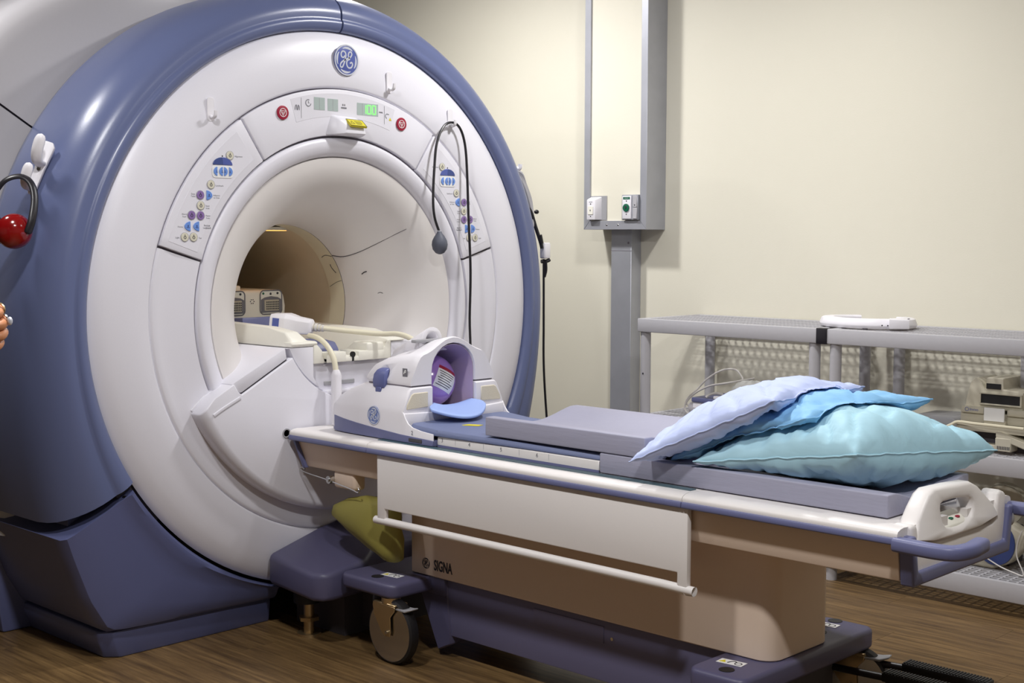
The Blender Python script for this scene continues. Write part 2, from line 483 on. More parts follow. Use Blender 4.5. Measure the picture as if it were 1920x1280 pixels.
lower = obj('lower_face', lathe([(-0.02, 0.768), (-0.004, 0.765), (0.0, 0.755), (-0.004, 0.735), (-0.006, 0.70), (-0.004, 0.64), (-0.002, 0.607), (-0.02, 0.603)], 163.3, 376.1, 120), 'shell', sc_, sharp=70)
obj('bore_ring', lathe([(-0.03, 0.5975), (-0.006, 0.5965), (0.001, 0.592), (0.004, 0.582), (0.002, 0.565), (-0.006, 0.548), (-0.014, 0.538), (-0.021, 0.5335), (-0.035, 0.532)], 0, 360, 144), 'shell', sc_, sharp=70)
tr = [(-0.035, 0.5325), (-0.021, 0.5285), (-0.022, 0.520)]
for i in range(1, 19):
    t = i/18*PI/2
    tr.append((-0.022 - 0.338*(1-math.cos(t))**0.9, 0.300 + 0.220*(1-math.sin(t))**1.0))
obj('bore_flare', lathe(tr, 0, 360, 144), 'flare', sc_, sharp=80)
obj('bore_joint', lathe([(-0.3595, 0.3005), (-0.3595, 0.304), (-0.3635, 0.304), (-0.3635, 0.3005)], 0, 360, 96), 'seam', sc_)
obj('bore_band', lathe([(-0.3632, 0.3002), (-0.452, 0.300)], 0, 360, 96), 'band', sc_)
obj('bore_liner', lathe([(-0.4525, 0.302), (-0.454, 0.3045), (-0.47, 0.305), (-1.9, 0.305)], 0, 360, 96), 'tube', sc_)
def onbore(a, x0, x1, r, w):
    n = 6; v = []; f = []
    for i in range(n+1):
        aa = R(a + w*(i/n-0.5))
        for x, rr in ((x0, r), (x1, r), (x1, r-0.004), (x0, r-0.004)):
            v.append((x, rr*math.cos(aa), ZI+rr*math.sin(aa)))
    for i in range(n):
        for q in range(4): f.append((i*4+q, i*4+(q+1)%4, (i+1)*4+(q+1)%4, (i+1)*4+q))
    f += [(0,1,2,3), (n*4+3, n*4+2, n*4+1, n*4)]
    return v, f
bl = obj('bore_lamp', bev(prism([(-0.11, 1.349), (0.112, 1.349), (0.09, 1.362), (-0.09, 1.362)], 'x', -0.56, -0.465), 0.001, 1), 'cream', sc_, label='lit orange strip lamp at the top of the bore')
obj('lamp_lens', box(-0.555, -0.470, -0.105, 0.107, 1.3465, 1.3488), 'amber', bl)
# scuffs on the trumpet and the band
def flare_r(x):
    best = min(tr, key=lambda p: abs(p[0]-x)); return best[1]
def scuff(pts, w):
    """pts of (x, angle) lying on the trumpet"""
    out = []
    for x, a in pts:
        if x <= -0.36: r = 0.2996
        else:
            for (xa, ra), (xb, rb) in zip(tr[2:], tr[3:]):
                if xb <= x <= xa:
                    r = ra + (rb-ra)*((x-xa)/(xb-xa)) - 0.0012; break
            else: r = 0.52
        out.append((x, r*math.cos(R(a)), ZI + r*math.sin(R(a))))
    return tube(out, w, 5, 4)
scs = [scuff([(-0.357, 38), (-0.30, 36.5), (-0.22, 38), (-0.14, 40), (-0.075, 40.5), (-0.05, 40)], lambda t: 0.0016*(1-0.6*t)),
       scuff([(-0.250, 21.5), (-0.238, 22.6), (-0.226, 23)], 0.002), scuff([(-0.20, 7.5), (-0.19, 8), (-0.18, 7.4)], 0.0008),
       scuff([(-0.366, 37), (-0.40, 38), (-0.43, 36)], 0.0012), scuff([(-0.40, 30), (-0.40, 27), (-0.385, 23)], 0.0014),
       scuff([(-0.366, 17), (-0.40, 15.5), (-0.445, 12)], 0.0008)]
obj('scuff_mark', scs, 'ink', sc_, label='dark scratches on the bore wall')

# blue cowl: two halves with a joint at the top, then the base covers
XB = -0.40
def o_up(a):           # outer outline above the axis, lower sides drop almost straight
    return 1.12*math.cos(R(a)), ZI + 1.12*math.sin(R(a))
def cowl_grid(angles, low_end):
    """angles from the top joint down to the lower joint, right side (mirrored for the left)"""
    prof = [(-0.045, 0.0), (-0.030, 0.0), (-0.021, 0.05), (-0.016, 0.12), (-0.015, 0.20), (-0.019, 0.235), (-0.022, 0.26), (-0.0225, 0.30), (-0.022, 0.38), (-0.025, 0.47), (-0.033, 0.57), (-0.047, 0.67), (-0.066, 0.76), (-0.090, 0.845), (-0.120, 0.915), (-0.158, 0.965), (-0.21, 0.995), (-0.28, 1.0), (-0.36, 0.985), (XB, 0.93), (XB-0.02, 0.7)]
    v = []; n = len(prof)
    for a in angles:
        if a >= 0:
            oy, oz = o_up(a); ext = 0.0
        else:
            s = a/low_end
            oy = 1.12 - 0.075*s*s; oz = ZI - 0.625*s
            ext = max(0, (s-0.15)/0.85)
        iy, iz = RIN*math.cos(R(a)), ZI + RIN*math.sin(R(a))
        for x, t in prof:
            xx = x
            if x < -0.25: xx = x - ext*0.75*(-x-0.25)/0.15
            v.append((xx, iy+(oy-iy)*t, iz+(oz-iz)*t))
    f = []
    for i in range(len(angles)-1):
        for q in range(n-1): f.append((i*n+q, i*n+q+1, (i+1)*n+q+1, (i+1)*n+q))
    return v, f
def solid(piece, d):
    """give a skin a lip of thickness d by folding its open border inwards"""
    bm = bmesh.new(); vs = [bm.verts.new(p) for p in piece[0]]
    for q in piece[1]: bm.faces.new([vs[i] for i in q])
    bmesh.ops.recalc_face_normals(bm, faces=bm.faces)
    bmesh.ops.solidify(bm, geom=bm.faces[:], thickness=d)
    bm.verts.index_update()
    out = [tuple(v.co) for v in bm.verts], [tuple(v.index for v in q.verts) for q in bm.faces]
    bm.free(); return out
LOWA = -31.8
angR = [88.8 - (88.8-0)*i/50 for i in range(51)] + [LOWA*i/18 for i in range(1, 19)]
angL = [90.6 - (90.6-0)*i/50 for i in range(51)] + [LOWA*i/18 for i in range(1, 19)]
obj('cowl_half', solid(cowl_grid(angR, LOWA), 0.012), 'blue', sc_, sharp=50)
angL2 = [90.9 - 90.9*i/50 for i in range(51)] + [LOWA*i/18 for i in range(1, 19)]
obj('cowl_half', solid(mirror_y(cowl_grid([90.75 - (90.75-0)*i/50 for i in range(51)] + [LOWA*i/18 for i in range(1, 19)], LOWA)), 0.012), 'blue', sc_, sharp=50)
obj('cowl_backing', lathe([(-0.06, 0.955), (-0.06, 1.02), (-0.14, 1.07), (-0.43, 1.08)], -42, 222, 120), 'gap', sc_)

def base_cover(side):
    """lower cowl: inner edge follows the white face, outer edge runs to the floor"""
    N = 30
    inner = [(-33.2 - 40.5*i/N) for i in range(N+1)]
    # outer outline by arclength: upper corner -> bottom outer corner -> along the bottom
    P = [(1.035, 0.405), (1.015, 0.34), (0.965, 0.20), (0.905, 0.095), (0.86, 0.088), (0.72, 0.086), (0.27, 0.084)]
    L = [0]
    for a, b in zip(P, P[1:]): L.append(L[-1]+math.dist(a, b))
    # the corner is reached at 42 % of the sweep
    def outer(s):
        d = (L[3]*(s/0.45)) if s < 0.45 else L[3]+(L[-1]-L[3])*((s-0.45)/0.55)
        for k in range(len(P)-1):
            if d <= L[k+1]+1e-9:
                t = (d-L[k])/(L[k+1]-L[k]); return P[k][0]+(P[k+1][0]-P[k][0])*t, P[k][1]+(P[k+1][1]-P[k][1])*t
        return P[-1]
    v = []; f = []
    prof = [(-0.20, -0.012), (-0.07, -0.004), (-0.035, 0.0), (-0.016, 0.03), (-0.014, 0.07), (-0.024, 0.13), (-0.03, 0.3), (-0.038, 0.6), (-0.05, 0.86), (-0.06, 0.955), (-0.085, 1.0)]
    n = len(prof)+2
    for i in range(N+1):
        s = i/N; a = inner[i]
        iy, iz = (RIN+0.012)*math.cos(R(a)), ZI+(RIN+0.012)*math.sin(R(a))
        oy, oz = outer(s)
        for x, t in prof: v.append((x, iy+(oy-iy)*t, iz+(oz-iz)*t))
        v.append((-0.14, oy, oz)); v.append((-1.75, oy, oz))
    for i in range(N):
        for q in range(n-1): f.append((i*n+q, i*n+q+1, (i+1)*n+q+1, (i+1)*n+q))
    # closing flanges: sloped shoulder at the top and the end by the table
    f.append(tuple(range(n-1, -1, -1))); f.append(tuple(N*n+q for q in range(n)))
    p = (v, f)
    return p if side > 0 else mirror_y(p)
def plinth(side):
    pl = [(-0.075, 0.27), (-0.075, 0.868), (-0.11, 0.905), (-1.72, 0.905), (-1.72, 0.27)]
    top = [(x, y, 0.090) for x, y in pl]; mid = [(x-0.0 if x > -1 else x, y, 0.07) for x, y in pl]
    pb = [(-0.085, 0.27), (-0.085, 0.842), (-0.12, 0.88), (-1.72, 0.88), (-1.72, 0.27)]
    bot = [(x, y, 0.0) for x, y in pb]
    p = loft([bot, mid, top])
    return p if side > 0 else mirror_y(p)
for s in (1, -1):
    b = obj('base_cover', base_cover(s), 'bluedark', sc_, sharp=40)
    obj('plinth', bev(plinth(s), 0.006, 2, 40), 'bluedark', b)
    c = box(-0.9, -0.07, 0.55, 0.90, 0.36, 0.62)
    obj('joint_recess', prism([(0.80, 0.50), (0.84, 0.56), (0.985, 0.52), (0.985, 0.36), (0.9, 0.3)], 'x', -1.4, -0.13) if s > 0 else mirror_y(prism([(0.80, 0.50), (0.84, 0.56), (0.985, 0.52), (0.985, 0.36), (0.9, 0.3)], 'x', -1.4, -0.13)), 'bluedark', b)
    st = cyl((-0.045, s*0.84, 0.515), (-0.03, s*0.84, 0.515), 0.008, n=12)
    obj('latch_stud', st, 'blackp', b)

# rear magnet enclosure
def rear_outline(a):
    c, q = math.cos(R(a)), math.sin(R(a))
    p = 3.0
    k = (abs(c/1.30)**p + abs(q/1.17)**p)**(-1/p)
    d = max(-a, a-180)
    if d > 0: k = min(k, (1.30-0.27*min(1, d/12))/max(abs(c), 0.2))
    return k
def rear_grid(a0, a1, n, sink=0.0):
    v = []; f = []
    for i in range(n+1):
        a = a0+(a1-a0)*i/n; o = rear_outline(a); c, q = math.cos(R(a)), math.sin(R(a))
        row = [(-0.40, 1.05), (-0.412, 1.09), (-0.418, 1.105), (-0.424, o-0.10), (-0.430, o-0.055), (-0.445, o-0.025), (-0.475, o-0.006), (-0.52, o), (-1.93, o), (-1.97, o-0.02), (-1.985, o-0.08), (-1.985, 0.32)]
        for x, r in row: v.append((x-sink, (r-sink if r > 1.0 else r)*c, ZI+(r-sink if r > 1.0 else r)*q))
    k = len(row)
    for i in range(n):
        for j in range(k-1): f.append((i*k+j, i*k+j+1, (i+1)*k+j+1, (i+1)*k+j))
    return v, f
SEAM = 147.0
obj('rear_shell', rear_grid(33.0, SEAM-0.12, 90), 'rear', sc_, sharp=60)
obj('rear_side', rear_grid(SEAM+0.12, 215, 50, 0.005), 'rear', sc_, sharp=60)
obj('rear_side', rear_grid(-35, 32.6, 50, 0.005), 'rear', sc_, sharp=60)
obj('rear_joint', rear_grid(28, 152, 60, 0.015), 'seam', sc_)
obj('rear_skirt', [bev(prism([(0.30, 0.0), (0.98, 0.0), (1.04, 0.42), (0.9, 0.5), (0.3, 0.30)], 'x', -1.98, -0.6), 0.01), bev(mirror_y(prism([(0.30, 0.0), (0.98, 0.0), (1.04, 0.42), (0.9, 0.5), (0.3, 0.30)], 'x', -1.98, -0.6)), 0.01)], 'bluedark', sc_)

# bridge housing under the bore: a thick sector with the table docked against it
top_l = [(-0.285, 0.914), (-0.470, 0.815), (-0.484, 0.826), (-0.500, 0.852), (-0.575, 0.812)]
kl = arc(0.694, 206.4, 333.6, 60, 0, ZI) + [(-y_, z_) for y_, z_ in reversed(top_l)] + arc(0.304, 331.2, 208.8, 40, 0, ZI) + top_l
obj('bridge_housing', bev(bev(prism(kl, 'x', -0.06, 0.060), 0.026, 4, 40, only=lambda c: math.hypot(c.y, c.z-ZI) > 0.685 and c.x > 0), 0.004, 2, 50), 'shell', sc_, sharp=50)
def wing(s):
    pl = [(-0.293, 0.957), (-0.508, 0.851), (-0.489, 0.826), (-0.470, 0.8205), (-0.287, 0.919)]
    p = bev(prism(pl, 'x', -0.36, 0.056), 0.005, 2, 30)
    t = [(-0.510, 0.8475), (-0.575, 0.8165), (-0.625, 0.772), (-0.60, 0.75), (-0.51, 0.80)]
    q = bev(prism(t, 'x', -0.10, 0.0), 0.006, 2, 30)
    return (p, q) if s < 0 else (mirror_y(p), mirror_y(q))
for s in (-1, 1):
    p, q = wing(s)
    obj('bridge_wing', p, 'shell', sc_); obj('corner_cap', q, 'shell', sc_)
    r_ = [(0.0605, s*0.580, 0.757), (0.0605, s*0.54, 0.778), (0.0605, s*0.478, 0.806)]
    obj('housing_joint', prism([(s*0.285, 0.914), (s*0.470, 0.815), (s*0.470, 0.8205), (s*0.287, 0.919)], 'x', -0.05, 0.050), 'gap', sc_)
    obj('moulded_rib', tube(r_, 0.006, 8, 3, (0.6, 1)), 'shell', sc_)
    h = revolve((0.0595, s*0.296, 0.672), (1, 0, 0), [(0, 0.016), (0.003, 0.016), (0.003, 0.012), (0.0005, 0.011), (0.0005, 0.0)], 20)
    obj('bumper_stud', h, 'grey', sc_)
# insert inside the bore circle carrying the cradle track
def insert():
    left = [(-0.284, 0.953)] + arc(0.2965, 203.3, 240, 16, 0, ZI) + [(-0.174, 0.85), (-0.174, 0.953)]
    right = [(-p[0], p[1]) for p in left]
    mid = arc(0.2965, 233, 307, 16, 0, ZI) + [(0.173, 0.893), (-0.173, 0.893)]
    return [bev(prism(left, 'x', -1.2, 0.050), 0.004, 2, 35), bev(prism(right, 'x', -1.2, 0.050), 0.004, 2, 35), bev(prism(mid, 'x', -1.2, 0.030), 0.004, 2, 35)]
obj('bore_insert', insert(), 'shell', sc_)
obj('insert_slot', [bev(box(0.029, 0.034, -0.115, 0.02, 0.815, 0.83), 0.002, 1)], 'grey', sc_)
obj('insert_step', bev(box(0.02, 0.055, -0.12, 0.12, 0.785, 0.80), 0.005, 2), 'shell', sc_)

# three sloping control surfaces: display, buttons, marks
def polar(r, a): return r*math.cos(R(a)), ZI + r*math.sin(R(a))
XF = 0.0032
lab = []
memb = bev(sector(0.668, 0.748, 71.5, 107.5, 0.0, XF+0.0005, 18), 0.0004, 1, 60)
mb_ = obj('display_membrane', memb, 'shell', top_panel)
XM = XF + 0.0009
for y, z, w, h in ((-0.103, 1.7765, 0.046, 0.042), (-0.045, 1.776, 0.045, 0.041)):
    d = obj('display_window', on_face(box(-w/2, w/2, -h/2, h/2, -0.001, 0.0004), XM, y, z), 'lcd', mb_)
obj('display_window', on_face(box(-0.048, 0.048, -0.021, 0.021, -0.001, 0.0004), XM, 0.110, 1.771), 'lcd', mb_)
def seg7(ch, cx, cy, w, h, t=0.0032):
    S = {'1': 'bc', '0': 'abcdef'}[ch]
    pos = {'a': (0, h/2, w, t), 'd': (0, -h/2, w, t), 'b': (w/2, h/4, t, h/2), 'c': (w/2, -h/4, t, h/2), 'f': (-w/2, h/4, t, h/2), 'e': (-w/2, -h/4, t, h/2)}
    return [box(cx+pos[c][0]-pos[c][2]/2, cx+pos[c][0]+pos[c][2]/2, cy+pos[c][1]-pos[c][3]/2, cy+pos[c][1]+pos[c][3]/2, 0, 0.0006) for c in S]
led = []
for ch, cx in (('1', -0.016), ('0', 0.006), ('0', 0.0285)): led += seg7(ch, cx, 0, 0.0145, 0.029)
obj('lit_digits', [on_face(p, XM+0.0005, 0.110, 1.771) for p in led], 'led', mb_, label='green lit digits reading 100')
for y, z, c in ((-0.103, 1.7765, 0), (-0.045, 1.776, 0), (0.11, 1.771, -0.024)):
    obj('digit_line', on_face(box(c-0.0006, c+0.0006, -0.02, 0.02, 0, 0.0003), XM+0.0004, y, z), 'grey', mb_)
small = [on_face(ribbon([(0.011*math.cos(R(a)), 0.011*math.sin(R(a))) for a in range(70, 390, 40)], 0.0024), XM, -0.150, 1.776),
         on_face(ribbon([(0, 0.006), (0, 0), (0.004, 0)], 0.002, k=0), XM, -0.150, 1.776),
         on_face(merge([box(-0.0006, 0.0006, -0.034, 0.034, 0, 0.0003)]), XM, -0.180, 1.757),
         on_face(merge([box(-0.0006, 0.0006, -0.032, 0.032, 0, 0.0003)]), XM, 0.187, 1.757),
         on_face(merge([box(-0.012, 0.012, -0.008, -0.003, 0, 0.0003), box(-0.006, -0.002, 0.001, 0.008, 0, 0.0003), box(0.002, 0.006, 0.001, 0.008, 0, 0.0003)]), XM, 0.003, 1.775),
         on_face(ribbon([(-0.009, -0.008), (-0.007, 0.005), (-0.003, 0.008), (-0.001, -0.006), (0.002, -0.006), (0.004, 0.008), (0.008, 0.004), (0.009, -0.008)], 0.0022), XM, -0.197, 1.757),
         on_face(ribbon([(0.008, 0.006), (-0.002, 0.008), (-0.008, 0.0), (-0.002, -0.008)], 0.0024), XM, 0.200, 1.754),
         on_face(text('mm', 0.011), XM, 0.171, 1.766)]
for p in small: obj('display_symbol', p, 'inkg', mb_)
obj('status_light', on_face(prism([(-0.006, -0.005), (0.006, -0.005), (0, 0.006)], 'z', 0, 0.0006), XM, 0.214, 1.744), 'yellow', mb_)
for y, z in ((-0.258, 1.736), (0.266, 1.730)):
    k = obj('stop_button', on_face(bev(disc(0.0235, 0.005, 28), 0.0015, 2), XF-0.0002, y, z), 'stopred', top_panel)
    sy = [on_face(annulus(0.0125, 0.0145, 0.0005), XF+0.0048, y, z),
          on_face(ribbon([(-0.010, 0.006), (0.010, 0.006), (0, -0.011), (-0.010, 0.006)], 0.002, k=0), XF+0.0048, y, z),
          on_face(ribbon([(-0.004, 0.003), (0, -0.006), (0.004, 0.003)], 0.0018, k=0), XF+0.0048, y, z)]
    obj('stop_symbol', sy, 'white', k)
# laser pointer housing with its warning label
lh = loft([[(0.0, -0.082, 1.672), (0.0, 0.084, 1.672), (0.0, 0.060, 1.742), (0.0, -0.055, 1.745)],
           [(0.030, -0.050, 1.675), (0.030, 0.076, 1.675), (0.028, 0.062, 1.725), (0.028, -0.035, 1.728)],
           [(0.046, -0.020, 1.680), (0.046, 0.070, 1.680), (0.040, 0.064, 1.704), (0.040, -0.006, 1.707)]])
lz = obj('laser_housing', bev(lh, 0.006, 2, 20), 'shell', top_panel)
ex = Vector((0, 0.9995, -0.03)); ez = Vector((0.62, 0.02, 0.78)).normalized(); ey = ez.cross(ex)
def lbl(p, o=0.0): return rebase(p, Vector((0.0385, 0.030, 1.7165))+ez*o, ex, ey, ez)
wl = obj('warning_label', lbl(box(-0.036, 0.036, -0.019, 0.019, -0.006, 0.0004), 0.002), 'yellow', lz, label='yellow laser warning label with black border')
obj('label_print', [lbl(p, 0.0025) for p in (box(-0.036, 0.036, 0.017, 0.019, 0, 0.0003), box(-0.036, 0.036, -0.019, -0.017, 0, 0.0003), box(-0.036, -0.034, -0.019, 0.019, 0, 0.0003), box(0.034, 0.036, -0.019, 0.019, 0, 0.0003),
     ribbon([(-0.028, -0.008), (-0.012, -0.008), (-0.020, 0.008), (-0.028, -0.008)], 0.002, k=0), box(-0.006, 0.024, 0.007, 0.009, 0, 0.0003), box(-0.004, 0.026, 0.001, 0.003, 0, 0.0003), box(-0.006, 0.022, -0.005, -0.003, 0, 0.0003), box(-0.004, 0.018, -0.010, -0.0085, 0, 0.0003))], 'ink', wl)
# emblem above the display
em = obj('emblem', on_face(bev(disc(0.053, 0.006, 48), 0.002, 2), -0.001, 0.016, 1.934), 'badge', sc_, label='round blue emblem with silver script monogram')
obj('monogram', [on_face(p, 0.0046, 0.016, 1.934) for p in monogram(0.052) + [annulus(0.0485, 0.053, 0.0012)]], 'silver', em)

# keypads: the left one, the right one mirrored
KEYS = [  # y, z, kind, on the left panel
    (-0.468, 1.585, 'round_cream'), (-0.541, 1.490, 'round_cream'), (-0.581, 1.456, 'round_violet'), (-0.549, 1.456, 'drop_right'),
    (-0.580, 1.423, 'round_cream'), (-0.614, 1.392, 'round_violet'), (-0.581, 1.391, 'round_violet'),
    (-0.628, 1.357, 'drop_left'), (-0.596, 1.357, 'drop_left'), (-0.640, 1.323, 'round_cream'), (-0.608, 1.323, 'round_cream')]
def drop(d, s=0.0155):
    pts = []
    for i in range(13):
        t = -90 + 180*i/12
        pts.append((0.0215*math.cos(R(t))**1.25-0.009 if abs(t) < 89 else -0.009, s*math.sin(R(t))))
    return [(d*p[0], p[1]) for p in (pts if d > 0 else pts)]
def keypad(par, s):
    """s = 1 for the left panel as drawn, -1 for its mirror image on the right"""
    a0, a1 = (126.5, 161.0) if s > 0 else (19.0, 53.5)
    obj('key_membrane', bev(sector(0.628, 0.738, a0, a1, 0.0, XF+0.0006, 14), 0.0004, 1, 60), 'shell', par)
    def at(y, z): return XF+0.0004, y*s, z
    bs = []
    for y, z, kind in KEYS:
        x, yy, zz = at(y, z)
        if kind.startswith('round'):
            m = {'round_cream': 'btncream', 'round_violet': 'btnviolet'}[kind]
            k = obj('push_button', on_face(bev(disc(0.0135, 0.003, 20), 0.001, 1), x, yy, zz), m, par)
            obj('button_rim', on_face(annulus(0.0128, 0.0148, 0.0018, 24), x, yy, zz), 'grey', k)
            obj('button_symbol', [on_face(ribbon([(0.004*math.cos(R(a)), 0.004*math.sin(R(a))-0.001) for a in range(0, 361, 60)], 0.0016), x+0.003, yy, zz), on_face(box(-0.001, 0.001, 0.003, 0.008, 0, 0.0003), x+0.003, yy, zz)], 'ink', k)
        else:
            d = (1 if kind == 'drop_right' else -1)*s
            k = obj('push_button', on_face(bev(prism(drop(d), 'z', 0, 0.003), 0.0008, 1, 50), x, yy, zz), 'btnblue', par)
            obj('button_symbol', on_face(merge([box(-0.005, 0.005, -0.005, -0.003, 0, 0.0003), box(-0.002, 0.002, -0.002, 0.004, 0, 0.0003)]), x+0.003, yy, zz), 'btnnavy', k)
    # the half-moon rocker with four blue drops under it
    cy, cz = -0.496*s, 1.533
    x = XF+0.0004
    obj('rocker_plate', on_face(bev(prism(rrect(-0.040, 0.040, -0.021, 0.019, 0.012), 'z', 0, 0.002), 0.0008, 1, 50), x, cy, cz), 'white', par)
    for q in (-1, 1):
        half = [(0, 0)] + [(q*0.037*math.sin(R(t)), 0.024*math.cos(R(t))) for t in range(0, 91, 10)]
        obj('moon_button', on_face(bev(prism(half, 'z', 0, 0.003), 0.0008, 1, 50), x, cy, cz+0.021), 'btnnavy' if q*s < 0 else 'badge', par)
    for yo, d in ((-0.027, -1), (-0.0065, -1), (0.010, 1), (0.029, 1)):
        k = obj('push_button', on_face(bev(prism([(p_[0]*0.62, p_[1]) for p_ in drop(d, 0.0145)], 'z', 0, 0.003), 0.0008, 1, 50), x+0.0015, cy+yo, cz), 'btnblue', par)
        obj('button_symbol', on_face(merge([box(-0.003, 0.003, -0.004, -0.002, 0, 0.0003), box(-0.001, 0.001, -0.001, 0.004, 0, 0.0003)]), x+0.0046, cy+yo-0.003*d, cz), 'btnnavy', k)
    obj('status_dot', on_face(disc(0.0026, 0.0008, 12), x, -0.496*s, 1.582), 'ink', par)
    words = [('Alignment', -0.434, 1.583), ('Landmark', -0.508, 1.487), ('Stop\nTable', -0.607, 1.455), ('Advance\nto Scan', -0.520, 1.452), ('Start\nScan', -0.554, 1.418),
             ('Abort\nScan', -0.640, 1.391), ('Pause\nScan', -0.553, 1.387), ('Home', -0.655, 1.355), ('Back to\nLandmark', -0.557, 1.356), ('Light', -0.666, 1.321), ('Fan', -0.583, 1.320)]
    for t, yy, zz in words: obj('key_caption', on_face(text(t, 0.0075, 0.0002), x+0.0003, yy*s, zz), 'inkg', par)
keypad(left_panel, 1)
keypad(right_panel, -1)

# violet docking cover in front of the face, with its dark pedestal
def dockp():
    pl = [(0.002, -0.335), (0.29, -0.375), (0.325, -0.355), (0.336, -0.32), (0.322, -0.17), (0.26, -0.09), (0.26, 0.09), (0.322, 0.17), (0.336, 0.32), (0.325, 0.355), (0.29, 0.375), (0.002, 0.335), (0.002, 0.12), (0.002, 0.0), (0.002, -0.12)]
    top = [(x, y, 0.248 + 0.097*(1-abs(y)/0.38)*(1.12 if x < 0.1 else 0.45)) for x, y in pl]
    bot = [(x, y, 0.158) for x, y in pl]
    return loft([bot, top])
dk = obj('dock_cover', bev(dockp(), 0.018, 3, 40), 'dock', sc_, sharp=50)
obj('dock_pedestal', [box(-0.02, 0.24, -0.20, 0.20, 0.0, 0.17), box(0.24, 0.30, -0.12, 0.12, 0.02, 0.17)], 'gap', sc_)
obj('dock_bellows', [cyl((0.13, -0.27, 0.11), (0.13, -0.27, 0.17), 0.045, n=20)], 'black', sc_)
obj('levelling_foot', [cyl((0.14, -0.27, 0.006), (0.14, -0.27, 0.12), 0.018, n=16), cyl((0.14, -0.27, 0.0), (0.14, -0.27, 0.008), 0.04, n=20), cyl((0.14, -0.27, 0.05), (0.14, -0.27, 0.062), 0.035, n=6)], 'brass', sc_)
# ------------------------------------------------------------------ the patient table
tb = thing('patient_table', 'white and violet wheeled patient table docked to the scanner, with padded top', 'table', (1.2, 0, 0))
def vround(x0, x1, y0, y1, z0, z1, r, n=6): return prism(rrect(x0, x1, y0, y1, r, n), 'z', z0, z1)
cpl = [(1.815+0.05*math.cos(R(a)), 0.095+0.05*math.sin(R(a))) for a in range(0, 91, 11)] + [(0.515, 0.145), (0.505, 0.135), (0.505, -0.135), (0.515, -0.145)] + [(1.815+0.05*math.sin(R(a)), -0.095-0.05*math.cos(R(a))) for a in range(0, 91, 11)]
obj('column', bev(prism(cpl, 'z', 0.257, 0.60), 0.003, 1, 60), 'tablebody', tb)
# base
bs = obj('base_housing', bev(box(0.615, 1.80, -0.125, 0.125, 0.075, 0.2575), 0.004, 2), 'tbase', tb)
obj('service_plate', [bev(box(1.03, 1.30, -0.128, -0.12, 0.185, 0.235), 0.001, 1)], 'tbase', bs)
for x, z in ((0.65, 0.20), (1.33, 0.205)): obj('screw_head', cyl((x, -0.124, z), (x, -0.1275, z), 0.005, n=10), 'chrome', bs)
def pad_plate(x0, x1, ya, yb, zt, zb): return bev(prism(rrect(x0, x1, ya, yb, 0.035, 5), 'z', zb, zt), 0.012, 3, 50)
hb = obj('head_outrigger', pad_plate(0.340, 0.60, -0.305, 0.305, 0.254, 0.208), 'dock', tb)
for s in (-1, 1): obj('outrigger_leg', bev(prism([(0.53, 0.21), (0.60, 0.21), (0.66, 0.245), (0.68, 0.05), (0.62, 0.02), (0.60, 0.06)], 'y', s*0.10-0.03, s*0.10+0.03), 0.004, 1), 'dock', hb)
obj('outrigger_bar', bev(box(0.58, 0.66, -0.14, 0.14, 0.20, 0.2565), 0.004, 2), 'dock', hb)
fb = obj('foot_outrigger', pad_plate(1.715, 1.888, -0.305, 0.345, 0.256, 0.200), 'dock', tb)
def icon_label(par, x, y, z, a):
    def T(p, o=0.0): return on_top(p, x, y, z+o, a)
    l = obj('warning_label', T(box(-0.036, 0.036, -0.017, 0.017, 0, 0.0008)), 'white', par, label='white pictogram label with a yellow triangle')
    obj('label_triangle', T(prism([(-0.033, -0.009), (-0.013, -0.009), (-0.023, 0.010)], 'z', 0, 0.0004), 0.0008), 'yellow', l)
    wh = [T(p, 0.0008) for p in (move(annulus(0.0075, 0.0105, 0.0004, 20), 0.020, -0.002), ribbon([(-0.008, -0.008), (-0.002, 0.006), (0.006, 0.009), (0.012, 0.004)], 0.004))]
    obj('label_wheel', wh, 'ink', l)
icon_label(hb, 0.50, -0.215, 0.2545, 0.1)
icon_label(fb, 1.782, -0.20, 0.2565, 0.1)
icon_label(fb, 1.775, 0.265, 0.2565, 0.1)
for par, x, y, z in ((hb, 0.475, -0.255, 0.2545), (fb, 1.805, -0.255, 0.2565), (fb, 1.775, 0.315, 0.2565), (fb, 1.80, 0.19, 0.2565)):
    obj('hole_shade', on_top(disc(0.020, 0.0008, 24), x, y, z), 'black', par)  # flat black disc painted for the shade inside a hole
